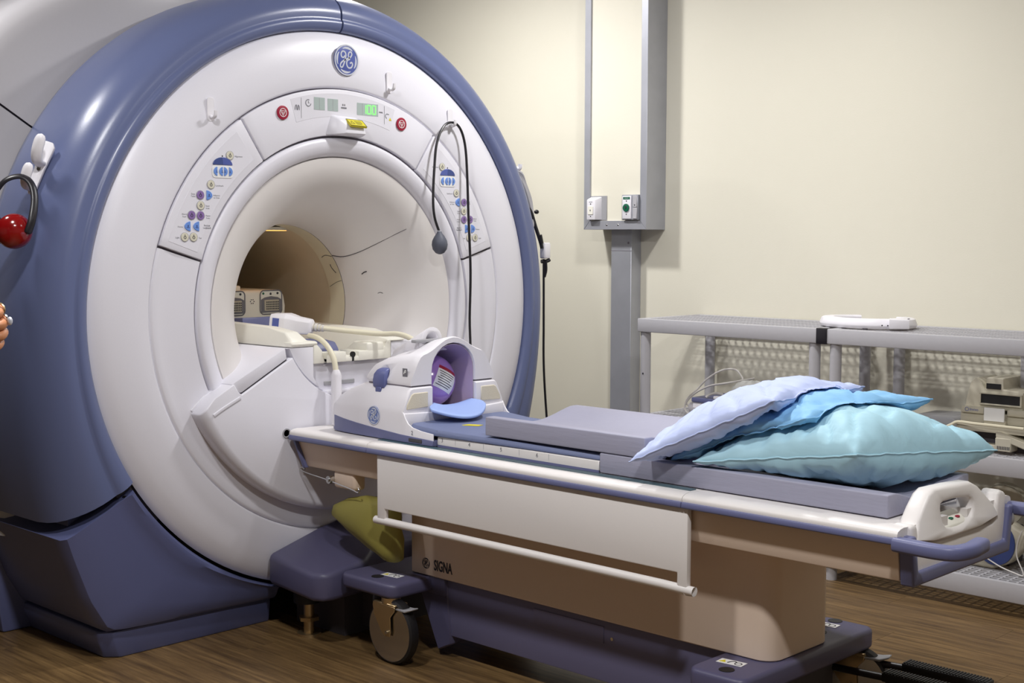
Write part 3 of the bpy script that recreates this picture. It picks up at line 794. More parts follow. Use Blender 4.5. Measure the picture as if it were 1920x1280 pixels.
# casters
def caster(x, y, s, swivel, rad=0.103):
    """wheel in its own plane, swivel in degrees about the vertical"""
    def T(p):
        return move(move(p, x, y, 0), rot=('Z', R(swivel)), about=(x, y, 0))
    zc = rad
    fk = obj('caster_fork', [T(p) for p in (
        bev(prism([(-0.068, 0.178), (-0.062, 0.150), (-0.045, 0.125), (-0.026, zc-0.004), (-0.012, zc-0.014), (0.012, zc-0.014), (0.016, zc), (0.014, 0.150), (0.024, 0.162), (0.034, 0.172), (0.036, 0.187), (-0.066, 0.190)], 'y', -0.028, -0.0235), 0.0015, 1),
        bev(prism([(-0.068, 0.178), (-0.062, 0.150), (-0.045, 0.125), (-0.026, zc-0.004), (-0.012, zc-0.014), (0.012, zc-0.014), (0.016, zc), (0.014, 0.150), (0.024, 0.162), (0.034, 0.172), (0.036, 0.187), (-0.066, 0.190)], 'y', 0.0235, 0.028), 0.0015, 1),
        bev(box(-0.064, 0.036, -0.028, 0.028, 0.186, 0.193), 0.002, 1),
        cyl((-0.012, 0, 0.19), (-0.012, 0, 0.2085), 0.03, n=24))], 'brass', tb)
    wh = obj('wheel_disc', [T(p) for p in (revolve((0, -0.017, zc), (0, 1, 0), [(0.0, 0.0), (0.0, rad*0.885), (0.002, rad*0.895), (0.032, rad*0.895), (0.034, rad*0.885), (0.034, 0.0)], 48),)], 'wheeldisc', tb)
    obj('wheel_rim', [T(revolve((0, -0.0185, zc), (0, 1, 0), [(0.0, rad*0.885), (0.0, rad*0.91), (0.037, rad*0.91), (0.037, rad*0.885)], 48))], 'chrome', wh)
    obj('tyre', [T(revolve((0, -0.020, zc), (0, 1, 0), [(0.0035, rad*0.885), (0.001, rad*0.915), (0.006, rad*0.985), (0.014, rad), (0.026, rad), (0.034, rad*0.985), (0.039, rad*0.915), (0.0365, rad*0.885)], 48))], 'black', wh)
    obj('axle', [T(cyl((0.002, -0.034, zc), (0.002, 0.034, zc), 0.006, n=12))], 'chrome', wh)
    obj('brake_lever', [T(bev(loft([[(0.03, -0.02, 0.176), (0.03, 0.02, 0.176), (0.03, 0.02, 0.183), (0.03, -0.02, 0.183)], [(0.075, -0.022, 0.176), (0.075, 0.022, 0.176), (0.075, 0.022, 0.184), (0.075, -0.022, 0.184)], [(0.10, -0.014, 0.186), (0.10, 0.014, 0.186), (0.10, 0.014, 0.191), (0.10, -0.014, 0.191)]]), 0.002, 1))], 'grey', fk)
caster(0.570, -0.272, -1, 0)
caster(0.555, 0.255, 1, 20)
caster(1.795, -0.245, -1, -10)
caster(1.845, 0.300, 1, 14)
# foot pedals
for y in (0.325, 0.215, -0.215, -0.325):
    pp = bev(box(1.985, 2.225, y-0.022, y+0.022, 0.160, 0.186), 0.004, 2)
    pd = obj('foot_pedal', pp, 'black', tb)
    obj('tread_ribs', [box(1.990+i*0.0086, 1.9950+i*0.0086, y-0.020, y+0.020, 0.1855, 0.1880) for i in range(27)], 'black', pd)
    obj('pedal_arm', [cyl((1.80, y*0.92, 0.165), (2.0, y, 0.167), 0.010, n=12)], 'trim' if y < 0 else 'blackp', pd)
obj('pedal_housing', bev(box(1.72, 1.84, -0.20, 0.20, 0.10, 0.20), 0.006, 2), 'gap', tb)

# table top frame, in three lengths
def rail_white(s, x0, x1, inner=0.05):
    pr = [(-0.292, 0.667), (-0.293, 0.674), (-0.289, 0.681), (-0.278, 0.6855), (-0.262, 0.6875), (-0.238, 0.686), (-inner, 0.684), (-inner, 0.655), (-0.288, 0.655)]
    p = prism(pr, 'x', x0, x1)
    return p if s < 0 else mirror_y(p)
def rail_blue(s, x0, x1):
    p = bev(prism([(-0.297, 0.652), (-0.298, 0.656), (-0.298, 0.664), (-0.295, 0.668), (-0.262, 0.668), (-0.262, 0.650)], 'x', x0, x1), 0.0015, 1, 60)
    return p if s < 0 else mirror_y(p)
SEG = [(0.072, 0.470, 'head_frame'), (0.4715, 1.688, 'middle_frame'), (1.6895, 2.275, 'foot_frame')]
frames = []
for x0, x1, nm in SEG:
    fr = obj(nm, [rail_white(-1, x0, x1), rail_white(1, x0, x1)], 'table', tb, sharp=40)
    frames.append(fr)
    for s in (-1, 1): obj('bumper_rail', rail_blue(s, x0, x1), 'trim', fr)
# head tray: tapered body with a blue edge by the scanner
def tray(x0a, x0b, x1a, x1b, zt, zb, yt, yb):
    return loft([[(x0a, -yt, zt), (x1a, -yt, zt), (x1a, yt, zt), (x0a, yt, zt)], [(x0b, -yb, zb), (x1b, -yb, zb), (x1b, yb, zb), (x0b, yb, zb)]])
obj('head_tray', bev(tray(0.080, 0.104, 0.50, 0.50, 0.653, 0.560, 0.268, 0.245), 0.004, 2), 'tablebody', frames[0])
for s in (-1, 1): obj('tray_edge', bev(loft([[(0.072, s*0.262, 0.653), (0.084, s*0.262, 0.653), (0.084, s*0.282, 0.653), (0.072, s*0.282, 0.653)], [(0.096, s*0.24, 0.556), (0.108, s*0.24, 0.556), (0.108, s*0.258, 0.556), (0.096, s*0.258, 0.556)]]), 0.002, 1), 'trim', frames[0])
obj('foot_tray', bev(tray(1.60, 1.60, 2.262, 2.262, 0.653, 0.562, 0.266, 0.252), 0.003, 2), 'tablebody', frames[2])
obj('teal_slide', [prism([(-0.240, 0.6855), (-0.214, 0.6855), (-0.214, 0.6885), (-0.240, 0.6880)] if s < 0 else [(0.240, 0.6855), (0.214, 0.6855), (0.214, 0.6885), (0.240, 0.6880)], 'x', 0.46, 1.675) for s in (-1,)], 'teal', frames[1])
obj('teal_slide', prism([(0.240, 0.6855), (0.214, 0.6855), (0.214, 0.6885), (0.240, 0.6880)], 'x', 0.46, 1.675), 'teal', frames[1])
# side panels with a grip bar
for s in (-1, 1):
    y0, y1 = sorted((s*0.270, s*0.288))
    sp = obj('side_panel', [bev(prism([(0.512, 0.652), (0.512, 0.435), (0.548, 0.435), (0.548, 0.484), (1.672, 0.484), (1.672, 0.43), (1.704, 0.43), (1.704, 0.652)], 'y', y0, y1), 0.004, 2, 50)], 'table', tb)
    obj('grip_bar', [tube([(0.520, s*0.279, 0.444), (0.60, s*0.280, 0.444), (1.62, s*0.280, 0.444), (1.696, s*0.279, 0.440)], 0.0125, 12, 2)], 'table', sp)
# printed emblem and lettering on the column
YC = -0.1456
obj('emblem_print', [on_side(p, 0.582, YC, 0.296) for p in [annulus(0.0155, 0.0170, 0.0004, 32)] + monogram(0.0180)], 'ink', tb, label='dark printed round script emblem')
obj('lettering', on_side(text('SIGNA', 0.046, 0.0004, 0.0012), 0.660, YC, 0.2945, 0.62), 'ink', tb, label='dark bold letters reading SIGNA')
# block with a wire hook under the head tray
hk = obj('hook_block', bev(box(0.235, 0.345, -0.24, -0.19, 0.505, 0.565), 0.012, 3), 'tablebody', tb)
obj('wire_hook', [tube([(0.10, -0.252, 0.550), (0.085, -0.252, 0.556), (0.08, -0.252, 0.548), (0.11, -0.252, 0.540), (0.22, -0.252, 0.530), (0.34, -0.252, 0.515), (0.375, -0.252, 0.508), (0.385, -0.252, 0.514), (0.375, -0.25, 0.522)], 0.0022, 6, 5),
     cyl((0.232, -0.258, 0.532), (0.232, -0.238, 0.532), 0.013, n=16), cyl((0.232, -0.262, 0.532), (0.232, -0.256, 0.532), 0.007, n=12)], 'chrome', hk)
# foot end: white end cap, blue trim frame, bumper wings, release handle
ec = obj('end_cap', bev(prism([(-0.245, 0.562), (0.245, 0.562), (0.245, 0.70), (0.21, 0.712), (0.20, 0.700), (0.19, 0.648), (0.17, 0.636), (-0.17, 0.636), (-0.205, 0.648), (-0.218, 0.690), (-0.245, 0.690)], 'x', 2.235, 2.285), 0.010, 3, 40), 'table', tb, sharp=50)
obj('trim_frame', [bev(prism([(-0.266, 0.668), (-0.240, 0.668), (-0.226, 0.583), (0.226, 0.583), (0.240, 0.668), (0.266, 0.668), (0.250, 0.552), (-0.250, 0.552)], 'x', 2.262, 2.296), 0.006, 3, 40)], 'trim', ec)
for s in (-1, 1):
    b = obj('bumper_wing', [tube([(2.270, s*0.287, 0.654), (2.30, s*0.290, 0.654), (2.36, s*0.290, 0.653), (2.400, s*0.277, 0.653), (2.415, s*0.235, 0.654), (2.415, s*0.20, 0.656), (2.412, s*0.165, 0.657)], lambda t: 0.021*math.sqrt(max(0.02, 1-max(0, (t-0.965)/0.035)**2)), 16, 6, (0.9, 0.78), 0.62)], 'trim', ec)
    if s < 0: obj('paint_chip', ellipsoid((2.395, -0.289, 0.648), 0.011, 0.006, 0.009, 8, 6), 'orange', b)
def handle():
    """closed grip: rounded sections carried round the opening"""
    outer = [(-0.225, 0.652), (-0.205, 0.690), (-0.170, 0.718), (-0.135, 0.742), (-0.105, 0.752), (-0.01, 0.750), (0.085, 0.745), (0.115, 0.732), (0.150, 0.705), (0.185, 0.675), (0.200, 0.650), (0.100, 0.638), (0.0, 0.634), (-0.06, 0.634), (-0.15, 0.640)]
    hole = [(-0.085, 0.672), (-0.088, 0.690), (-0.086, 0.704), (-0.080, 0.714), (-0.066, 0.717), (-0.005, 0.716), (0.058, 0.712), (0.070, 0.707), (0.076, 0.696), (0.070, 0.680), (0.056, 0.666), (0.028, 0.657), (-0.008, 0.653), (-0.04, 0.654), (-0.072, 0.660)]
    rings = []
    for o, h in zip(outer, hole):
        O = Vector((o[0], o[1])); Hh = Vector((h[0], h[1])); d = (O-Hh).normalized(); L = (O-Hh).length; r = min(0.010, L*0.4)
        xf = lambda p: 2.290 - 0.22*(p.y-0.645)
        xk = lambda p: 2.238 - 0.14*(p.y-0.645)
        sec = []
        for p, fx, kx in ((Hh, -1, 0), (Hh+d*r*0.3, -1, -0.7), (Hh+d*r, -1, -1), (O-d*r, -1, -1), (O-d*r*0.3, -1, -0.7), (O, -1, 0)):
            sec.append((xf(p)-0.010*(1+kx), p.x, p.y))
        for p, kx in ((O, 0), (O-d*r*0.3, -0.7), (O-d*r, -1), (Hh+d*r, -1), (Hh+d*r*0.3, -0.7), (Hh, 0)):
            sec.append((xk(p)+0.010*(1+kx), p.x, p.y))
        rings.append(sec)
    v, f = loft(rings + [rings[0]], cap0=False, cap1=False)
    return v, f
rh = obj('release_handle', bev(handle(), 0.0005, 1, 170), 'table', tb, sharp=48)
kp = obj('handle_keypad', bev(loft([[(2.236, -0.066, 0.640), (2.236, 0.052, 0.640), (2.278, 0.052, 0.640), (2.278, -0.066, 0.640)], [(2.236, -0.066, 0.682), (2.236, 0.052, 0.682), (2.278, 0.052, 0.659), (2.278, -0.066, 0.659)]]), 0.002, 1), 'cream', rh)
for y, m in ((-0.045, 'ink'), (-0.008, 'green'), (0.026, 'stopred')):
    obj('handle_key', ellipsoid((2.262, y, 0.6685), 0.006, 0.009, 0.003, 10, 6), m, kp)
obj('indicator_lamp', [ellipsoid((2.29, 0.268, 0.63), 0.006, 0.01, 0.016, 10, 8)], 'grey', ec)

# cradle that slides on the table
cr = obj('cradle', [bev(prism([(-0.205, 0.6875), (0.205, 0.6875), (0.207, 0.700), (0.205, 0.7195), (-0.205, 0.7195), (-0.207, 0.700)], 'x', 0.70, 1.343), 0.002, 1, 50), box(0.20, 0.6995, -0.16, 0.16, 0.6885, 0.7195)], 'table', tb)
obj('cradle_skirt', [bev(box(0.70, 1.343, -0.2065, 0.2065, 0.6865, 0.6955), 0.0015, 1)], 'trim', cr)
for n, x in (('3', 0.722), ('4', 0.84), ('5', 0.972), ('6', 1.115)):
    obj('number_mark', on_side(text(n, 0.017, 0.0002), x, -0.2066, 0.7085), 'inkg', cr)
obj('scale_line', [on_side(box(-0.0006, 0.0006, -0.010, 0.010, 0, 0.0003), x, -0.2066, 0.708) for x in (0.78, 0.90, 1.045, 1.16)], 'lgrey', cr)

# ------------------------------------------------------------------ pads on the table
def dished_pad(x0, x1, z0, zr, hw, dip, rim):
    """foam pad with a shallow trough along its length"""
    N = 24; rings = []
    for x in (x0, x1):
        top = []
        for j in range(N+1):
            y = -hw+2*hw*j/N; t = min(1, max(0, (hw-abs(y)-rim)/(hw-rim)))
            top.append((x, y, zr-dip*math.sin(t*PI/2)**1.3))
        rings.append([(x, hw, z0), (x, -hw, z0)] + top)
    return loft(rings)
tag(obj('table_pad', bev(dished_pad(1.345, 2.205, 0.6885, 0.742, 0.205, 0.034, 0.035), 0.0035, 2, 50), 'padgrey', None, sharp=50, loc=(1.78, 0, 0.6885)), 'long grey violet pad with a trough along its top, under the pillows', 'pad')
tag(obj('knee_pad', bev(dished_pad(0.905, 1.50, 0.7440, 0.799, 0.205, 0.032, 0.03), 0.0035, 2, 50), 'padgrey', None, sharp=50, loc=(1.2, 0, 0.744)), 'thick grey foam pad with a trough along its top, left of the pillows', 'pad')
def coil_pad():
    pl = [(0.574, -0.190), (0.582, -0.208), (0.605, -0.217), (0.700, -0.213), (1.343, -0.200), (1.343, 0.200), (0.700, 0.213), (0.605, 0.217), (0.582, 0.208), (0.574, 0.190)]
    rings = []
    def z(x): return 0.750 - 0.014*min(1, max(0, (x-0.55)/0.2))
    bot = [(x, y, 0.7205) for x, y in pl]; mid = [(x, y*1.0, z(x)-0.010) for x, y in pl]
    top = [(x+(0.006 if x < 0.576 else 0), y*0.965, z(x)) for x, y in pl]
    return loft([bot, mid, top])
cp = obj('coil_pad', bev(coil_pad(), 0.005, 3, 30), 'padblue', None, sharp=50, loc=(0.95, 0, 0.7205))
tag(cp, 'flat dark blue vinyl pad with a yellow sticker in front of the head coil', 'pad')
obj('pad_seam', tube([(0.70, -0.208, 0.7362), (0.80, -0.14, 0.7366), (0.88, -0.05, 0.7366), (0.90, 0.06, 0.7366), (0.86, 0.20, 0.7362)], 0.0012, 6, 5), 'gap', cp)
obj('yellow_sticker', on_top(prism([(-0.030, -0.006), (-0.024, -0.016), (0.030, -0.016), (0.036, 0.012), (-0.018, 0.014), (-0.022, 0.004), (-0.034, 0.004)], 'z', 0, 0.001), 0.700, -0.062, 0.7398, 0.5), 'yellow', cp)

# ------------------------------------------------------------------ head coil
hc = thing('head_coil', 'white arched head coil, its tunnel coloured with purple light from the ball, sitting on the table by the bore', 'coil', (0.4, 0, 0.72))
def coil_base():
    # cross sections along x: (x, half width at the bottom, half width at the top, z top)
    S = [(0.185, 0.185, 0.170, 0.760), (0.20, 0.198, 0.178, 0.790), (0.25, 0.206, 0.180, 0.818), (0.33, 0.210, 0.180, 0.852), (0.53, 0.214, 0.183, 0.856), (0.560, 0.222, 0.186, 0.852)]
    rings = []
    for x, wb, wt, zt in S:
        rings.append([(x, -wb+0.012, 0.722), (x, -wb, 0.732), (x, -wb-0.002, min(0.775, zt-0.015)), (x, -wt-0.006, zt-0.008), (x, -wt+0.004, zt),
                      (x, wt-0.004, zt), (x, wt+0.006, zt-0.008), (x, wb+0.002, min(0.775, zt-0.015)), (x, wb, 0.732), (x, wb-0.012, 0.722)])
    return loft(rings)
def arch_pts(w, zs, zt, n=14):
    """inverted U: springing height zs, crown zt"""
    out = [(-w, 0.765)]
    for i in range(n+1):
        a = PI - PI*i/n
        out.append((w*math.cos(a), zs + (zt-zs)*math.sin(a)))
    return out + [(w, 0.765)]
def cut_u(section, tunnel):
    """outline of a section standing astride the tunnel (U-shaped ring, open below)"""
    return section + list(reversed(tunnel))
TUN = arch_pts(0.094, 0.905, 0.986)
TUNL = [(y, z) for y, z in TUN if z <= 0.858]
WB = [(0.180, 0.190, 0.762, 0.168, 0.772), (0.188, 0.199, 0.770, 0.174, 0.790), (0.205, 0.206, 0.777, 0.179, 0.806), (0.26, 0.2135, 0.784, 0.181, 0.832), (0.33, 0.2180, 0.787, 0.183, 0.856),
      (0.50, 0.2225, 0.788, 0.186, 0.857), (0.552, 0.2240, 0.788, 0.188, 0.855), (0.562, 0.2235, 0.786, 0.187, 0.852)]
def halfbase(s):
    rings = []
    for x, w, z1, wt, zt in WB:
        rings.append([(x, s*0.096, 0.722), (x, s*0.165, 0.722), (x, s*0.165, 0.700), (x, s*w, 0.700), (x, s*w, z1-0.012), (x, s*(w-0.003), z1+0.004), (x, s*(wt+0.006), zt-0.008), (x, s*wt, zt-0.002), (x, s*(wt-0.008), zt), (x, s*0.096, zt)])
    return bev(loft(rings), 0.005, 3, 38)
rear_b = box(0.186, 0.33, -0.097, 0.097, 0.722, 0.790)
cb = obj('coil_base', [halfbase(-1), halfbase(1), bev(rear_b, 0.004, 2, 35), bev(box(0.24, 0.562, -0.10, 0.10, 0.722, 0.766), 0.003, 1)], 'coil', hc, sharp=45)
for s in (-1, 1):
    toe = loft([[(x, s*0.2180, 0.700), (x, s*w, 0.700), (x, s*w, z), (x, s*0.2180, z)] for x, w, z in ((0.555, 0.2235, 0.785), (0.563, 0.2236, 0.780), (0.572, 0.2236, 0.764), (0.585, 0.2234, 0.748), (0.605, 0.223, 0.738), (0.645, 0.2225, 0.731), (0.698, 0.2215, 0.7265))])
    t_ = obj('side_foot', bev(toe, 0.002, 2, 45), 'coil', cb)
    sk = loft([[(x, s*0.166, 0.689), (x, s*(w+0.0012), 0.689), (x, s*(w+0.0012), z), (x, s*0.166, z)] for x, w, z in
               ((0.1795, 0.191, 0.742), (0.205, 0.206, 0.740), (0.26, 0.2135, 0.734), (0.33, 0.2182, 0.7275), (0.42, 0.2205, 0.7205), (0.50, 0.2227, 0.7155), (0.56, 0.2240, 0.7120), (0.698, 0.2225, 0.7065))])
    obj('blue_skirt', bev(sk, 0.0012, 1, 35), 'trim', t_)
    obj('skirt_slot', bev(box(0.590, 0.650, s*0.2245-0.0015, s*0.2245+0.0015, 0.694, 0.705), 0.0008, 1), 'gap', t_)
    # front speaker panels
    fp = [(s*0.118, 0.790), (s*0.209, 0.788), (s*0.207, 0.803), (s*0.188, 0.833), (s*0.178, 0.838), (s*0.118, 0.838)]
    obj('foam_panel', bev(prism(fp, 'x', 0.555, 0.5645), 0.002, 1, 40), 'foam', cb)
obj('front_sill', bev(prism([(-0.217, 0.722), (0.217, 0.722), (0.219, 0.778), (0.10, 0.772), (-0.10, 0.772), (-0.219, 0.778)], 'x', 0.53, 0.570), 0.004, 2, 35), 'coil', cb)
for n, x, y_, z_ in (('1', 0.412, -0.2206, 0.7345), ('2', 0.605, -0.2236, 0.7215)):
    obj('number_mark', on_side(text(n, 0.018, 0.0002), x, y_-0.0008, z_), 'inkg', cb)
eb = obj('side_emblem', on_side(disc(0.030, 0.003, 36), 0.420, -0.2190, 0.7595), 'badge2', cb, label='round blue printed emblem with white script')
obj('monogram', [on_side(p, 0.420, -0.2222, 0.7595) for p in monogram(0.028)+[annulus(0.0275, 0.030, 0.0006, 32)]], 'silver', eb)
# upper half: arched shell lofted along x, U-section over the tunnel
def upper(x, wb, sh_w, sh_z, cw, cz, tw, tz, zb=0.860):
    n = 8
    L = [(-wb, zb), (-wb-0.002, zb+0.010), (-sh_w-0.016, sh_z-0.022), (-sh_w-0.006, sh_z-0.008), (-sh_w+0.006, sh_z-0.001), (-cw-0.012, sh_z+0.003)]
    crown = []
    for i in range(13):
        t = i/12
        yy = -cw + 2*cw*t
        crown.append((yy, sh_z+0.007 + (cz-sh_z-0.007)*(0.5-0.5*math.cos(2*PI*t))**0.62))
    Rr = [(-p[0], p[1]) for p in reversed(L)]
    tun = [(-tw, zb)]
    for i in range(13):
        a = PI - PI*i/12
        tun.append((tw*math.cos(a), 0.90 + (tz-0.90)*math.sin(a)))
    tun.append((tw, zb))
    return [(x, p[0], p[1]) for p in L + crown + Rr] + [(x, p[0], p[1]) for p in reversed(tun)]
SEC = [(0.325, 0.165, 0.155, 0.892, 0.08, 0.905, 0.090, 0.902), (0.345, 0.176, 0.150, 0.915, 0.09, 0.930, 0.0935, 0.92), (0.40, 0.180, 0.146, 0.938, 0.10, 0.962, 0.0935, 0.95),
       (0.47, 0.181, 0.143, 0.950, 0.105, 0.990, 0.0935, 0.972), (0.530, 0.182, 0.141, 0.957, 0.108, 1.004, 0.0935, 0.983), (0.546, 0.183, 0.139, 0.958, 0.110, 1.007, 0.094, 0.986), (0.556, 0.184, 0.136, 0.955, 0.104, 1.004, 0.097, 0.988)]
uh_p = loft([upper(*s) for s in SEC])
for s in (-1, 1): uh_p = carve(uh_p, ellipsoid((0.413, s*0.190, 0.900), 0.036, 0.030, 0.046, 28, 18))
uh = obj('coil_upper_half', uh_p, 'coil', hc, sharp=50)
for s in (-1, 1): obj('split_line', box(0.350, 0.550, s*0.179-0.003, s*0.179+0.003, 0.8562, 0.8602), 'seam', uh)
LR = [(0.347, 0.917), (0.40, 0.947), (0.47, 0.969), (0.53, 0.980), (0.551, 0.983)]
lv = [(x, y, z) for x, tz in LR for y, z in arch_pts(0.0925, 0.899, tz, 16)]
k = len(arch_pts(0.09, 0.9, 0.95, 16))
lf = [(r_*k+i, r_*k+i+1, (r_+1)*k+i+1, (r_+1)*k+i) for r_ in range(len(LR)-1) for i in range(k-1)]
obj('tunnel_liner', solid((lv, lf), 0.0012), 'liner', hc)
obj('tunnel_back', bev(prism(arch_pts(0.0915, 0.895, 0.912, 14), 'x', 0.345, 0.349), 0.001, 1, 60), 'liner', hc)
for s in (-1, 1):
    lt = obj('latch', bev(loft([[(xa, s*y0, z), (xb, s*y0, z), (xb, s*y1, z), (xa, s*y1, z)] for xa, xb, y0, y1, z in ((0.386, 0.440, 0.196, 0.182, 0.846), (0.385, 0.441, 0.197, 0.178, 0.868), (0.387, 0.440, 0.194, 0.172, 0.888), (0.392, 0.437, 0.184, 0.165, 0.902), (0.398, 0.433, 0.172, 0.155, 0.907))]), 0.004, 2, 30), 'latch', hc)
    obj('latch_tab', bev(box(0.400, 0.428, s*0.1945-0.004, s*0.1945+0.004, 0.831, 0.848), 0.002, 1), 'latch', lt)
pl_ = obj('small_plate', on_side(merge([box(-0.011, 0.011, -0.013, 0.013, 0, 0.001)]), 0.520, -0.1765, 0.900), 'inkg', uh)
obj('plate_print', [on_side(ribbon([(-0.005, -0.006), (0.0, 0.004), (0.004, 0.006), (0.004, 0.0), (-0.001, -0.001)], 0.003), 0.520, -0.1778, 0.901)], 'white', pl_)
# mirror rail and its ring handle on top
mr_ = obj('mirror_mount', bev(box(0.405, 0.475, -0.075, 0.05, 0.955, 0.990), 0.004, 2), 'coil', hc)
obj('mirror_rail', [bev(box(0.462, 0.485, -0.10, 0.065, 0.986, 0.996), 0.003, 2)], 'grey', mr_)
rg = []
for i in range(2):
    x, dz = ((0.455, 0.0), (0.30, -0.075))[i]
    rr = 0.046
    o_ = [(x+(0.0 if i == 0 else 0), rr*math.cos(R(a)), 0.990+dz + rr*0.95*math.sin(R(a))) for a in range(-20, 201, 20)]
    i_ = [(x, 0.026*math.cos(R(a)), 0.992+dz + 0.024*math.sin(R(a))) for a in range(200, -21, -20)]
    rg.append(o_ + i_)
obj('mirror_sleeve', bev(loft(rg), 0.003, 2, 50), 'coil', mr_, sharp=50)
# things inside and in front of the coil
ph = thing('test_phantom', 'purple ball with a white label inside the head coil', 'phantom', (0.445, -0.008, 0.768))
obj('ball', ellipsoid((0.446, -0.004, 0.857), 0.087, 0.0845, 0.087, 36, 24), 'phantom', ph)
def on_ball(u0, u1, v0, v1, off, nu=8, nv=8):
    """patch on the ball; u, v angles in degrees about the axis that faces the camera side"""
    v = []; f = []
    for k_, rr in ((0, 1.0), (1, off)):
        for i in range(nu+1):
            for j in range(nv+1):
                a = R(u0+(u1-u0)*i/nu); b = R(v0+(v1-v0)*j/nv)
                d = Vector((math.cos(b)*math.cos(a), math.cos(b)*math.sin(a), math.sin(b)))
                d = Matrix.Rotation(R(-28), 3, 'X') @ d
                v.append((0.446+0.087*rr*d.x, -0.004+0.0845*rr*d.y, 0.857+0.087*rr*d.z))
    w = nv+1; o = (nu+1)*w
    for i in range(nu):
        for j in range(nv):
            q = (i*w+j, (i+1)*w+j, (i+1)*w+j+1, i*w+j+1)
            f.append(tuple(x+o for x in q)); f.append(tuple(reversed(q)))
    return v, f
pl2 = obj('label_sheet', on_ball(-32, 24, -20, 22, 1.006), 'white', ph)
obj('label_band', on_ball(-32, 24, 22, 30, 1.007), 'stopred', ph)
obj('label_text', [on_ball(-28+(i % 3)*2, 16-(i % 4)*3, 16-i*5, 17.6-i*5, 1.009, 6, 1) for i in range(7)], 'ink', pl2)
def curved_cushion():
    v = []; f = []; nx, ny = 8, 14
    for k_ in (0, 1):
        for i in range(nx+1):
            for j in range(ny+1):
                t = -1+2*j/ny; u = i/nx
                w = 0.086 if u < 0.3 else 0.086+0.034*math.sin(min(1, (u-0.3)/0.45)*PI/2)
                x = 0.535 + (0.128 - 0.055*abs(t)**2.2)*u
                z = 0.773 - 0.024*max(0, u-0.28)/0.72 + 0.026*abs(t)**2.0*(0.4+0.6*u) - 0.009*k_
                v.append((x, t*w-0.024*max(0, u-0.3)/0.7, z+0.013))
    w_ = ny+1; o = (nx+1)*w_
    for i in range(nx):
        for j in range(ny):
            q = (i*w_+j, (i+1)*w_+j, (i+1)*w_+j+1, i*w_+j+1)
            f.append(q); f.append(tuple(x+o for x in reversed(q)))
    b = [i*w_ for i in range(nx+1)] + [nx*w_+j for j in range(1, ny+1)] + [i*w_+ny for i in range(nx-1, -1, -1)] + [j for j in range(ny-1, 0, -1)]
    for a, c in zip(b, b[1:]+b[:1]): f.append((a, a+o, c+o, c))
    return v, f
tag(obj('neck_cushion', bev(curved_cushion(), 0.002, 1, 50), 'cushion', None, sharp=60), 'curved pale blue neck cushion at the mouth of the head coil', 'cushion')
# ------------------------------------------------------------------ pillows
def pillow(name, NL, NR, FR, FL, H, m, label, seed, sag=0.0, bulge=1.0, wr=0.010, ramp=0.0):
    NL, NR, FR, FL = map(Vector, (NL, NR, FR, FL))
    n = 48
    def P(u, v):
        return NL*(1-u)*(1-v) + NR*u*(1-v) + FR*u*v + FL*(1-u)*v
    up = (NR-NL).cross(FL-NL).normalized()
    ctr = P(0.5, 0.5)
    v = []; f = []
    idx = {}
    def add(i, j, side):
        edge = i in (0, n) or j in (0, n)
        key = (i, j, 0 if edge else side)
        if key in idx: return idx[key]
        a = 0.5-0.5*math.cos(PI*i/n); b = 0.5-0.5*math.cos(PI*j/n)      # denser near the seams
        a = 0.5*a+0.5*i/n; b = 0.5*b+0.5*j/n
        s, t = 2*a-1, 2*b-1
        # seams draw in between the corners
        s2 = s*(1-0.055*(1-t*t)); t2 = t*(1-0.06*(1-s*s))
        p = P(0.5+s2/2, 0.5+t2/2)
        h = H*(1+ramp*s)*(max(0, (1-s*s)*(1-t*t)))**0.42
        q = Vector((s*2.1+seed, t*2.1, side*3.0))
        w = noise.noise(Vector((q.x*1.2, q.y*1.2, q.z)))*wr*1.3
        # gathers run in from the seams
        ed = max(abs(s), abs(t)); g = math.exp(-((1-ed)/0.22)**2)
        along = t if abs(s) > abs(t) else s
        w += g*wr*0.95*noise.noise(Vector((along*11+seed*3, side*2.0, seed)))*min(1, (1-ed)*14)
        rad = noise.noise(Vector((math.atan2(t, s)*3.4, seed*1.7, side)))*0.8
        w += rad*wr*0.9*min(1, (1-ed)*5)
        cr_ = abs(noise.noise(Vector((s*2.2+t*1.4+seed, t*1.2-s*0.4, seed+side))))
        w -= wr*1.1*max(0, 1-cr_*9)*min(1, (1-ed)*6)
        c2_ = abs(noise.noise(Vector(((s-t*0.6)*3.4+seed*2, (t+s*0.5)*1.1, seed-side))))
        w -= wr*0.7*max(0, 1-c2_*8)*min(1, (1-ed)*6)
        frac = 0.56 if side > 0 else 0.44
        d = (h*frac*bulge + w*min(1, h/(0.25*H)))*side
        p = p + up*d - Vector((0, 0, sag*(1-s*s)*(1-t*t)))
        if edge:
            p = p + up*(0.004*noise.noise(Vector((along*9, seed, 0))))
        idx[key] = len(v); v.append(p); return idx[key]
    for side in (1, -1):
        for i in range(n):
            for j in range(n):
                q = [add(i, j, side), add(i+1, j, side), add(i+1, j+1, side), add(i, j+1, side)]
                f.append(tuple(q if side > 0 else reversed(q)))
    o = obj(name, ([tuple(p) for p in v], f), m, None, sharp=80)
    tag(o, label, 'pillow', 'pillows at the foot of the table')
    # piped seam round the edge
    rim = [idx[(i, 0, 0)] for i in range(n)] + [idx[(n, j, 0)] for j in range(n)] + [idx[(i, n, 0)] for i in range(n, 0, -1)] + [idx[(0, j, 0)] for j in range(n, 0, -1)]
    path = [v[k] for k in rim] + [v[rim[0]]]
    obj('seam', tube(path, 0.0022, 5, 0), m, o)
    return o
from mathutils.bvhtree import BVHTree
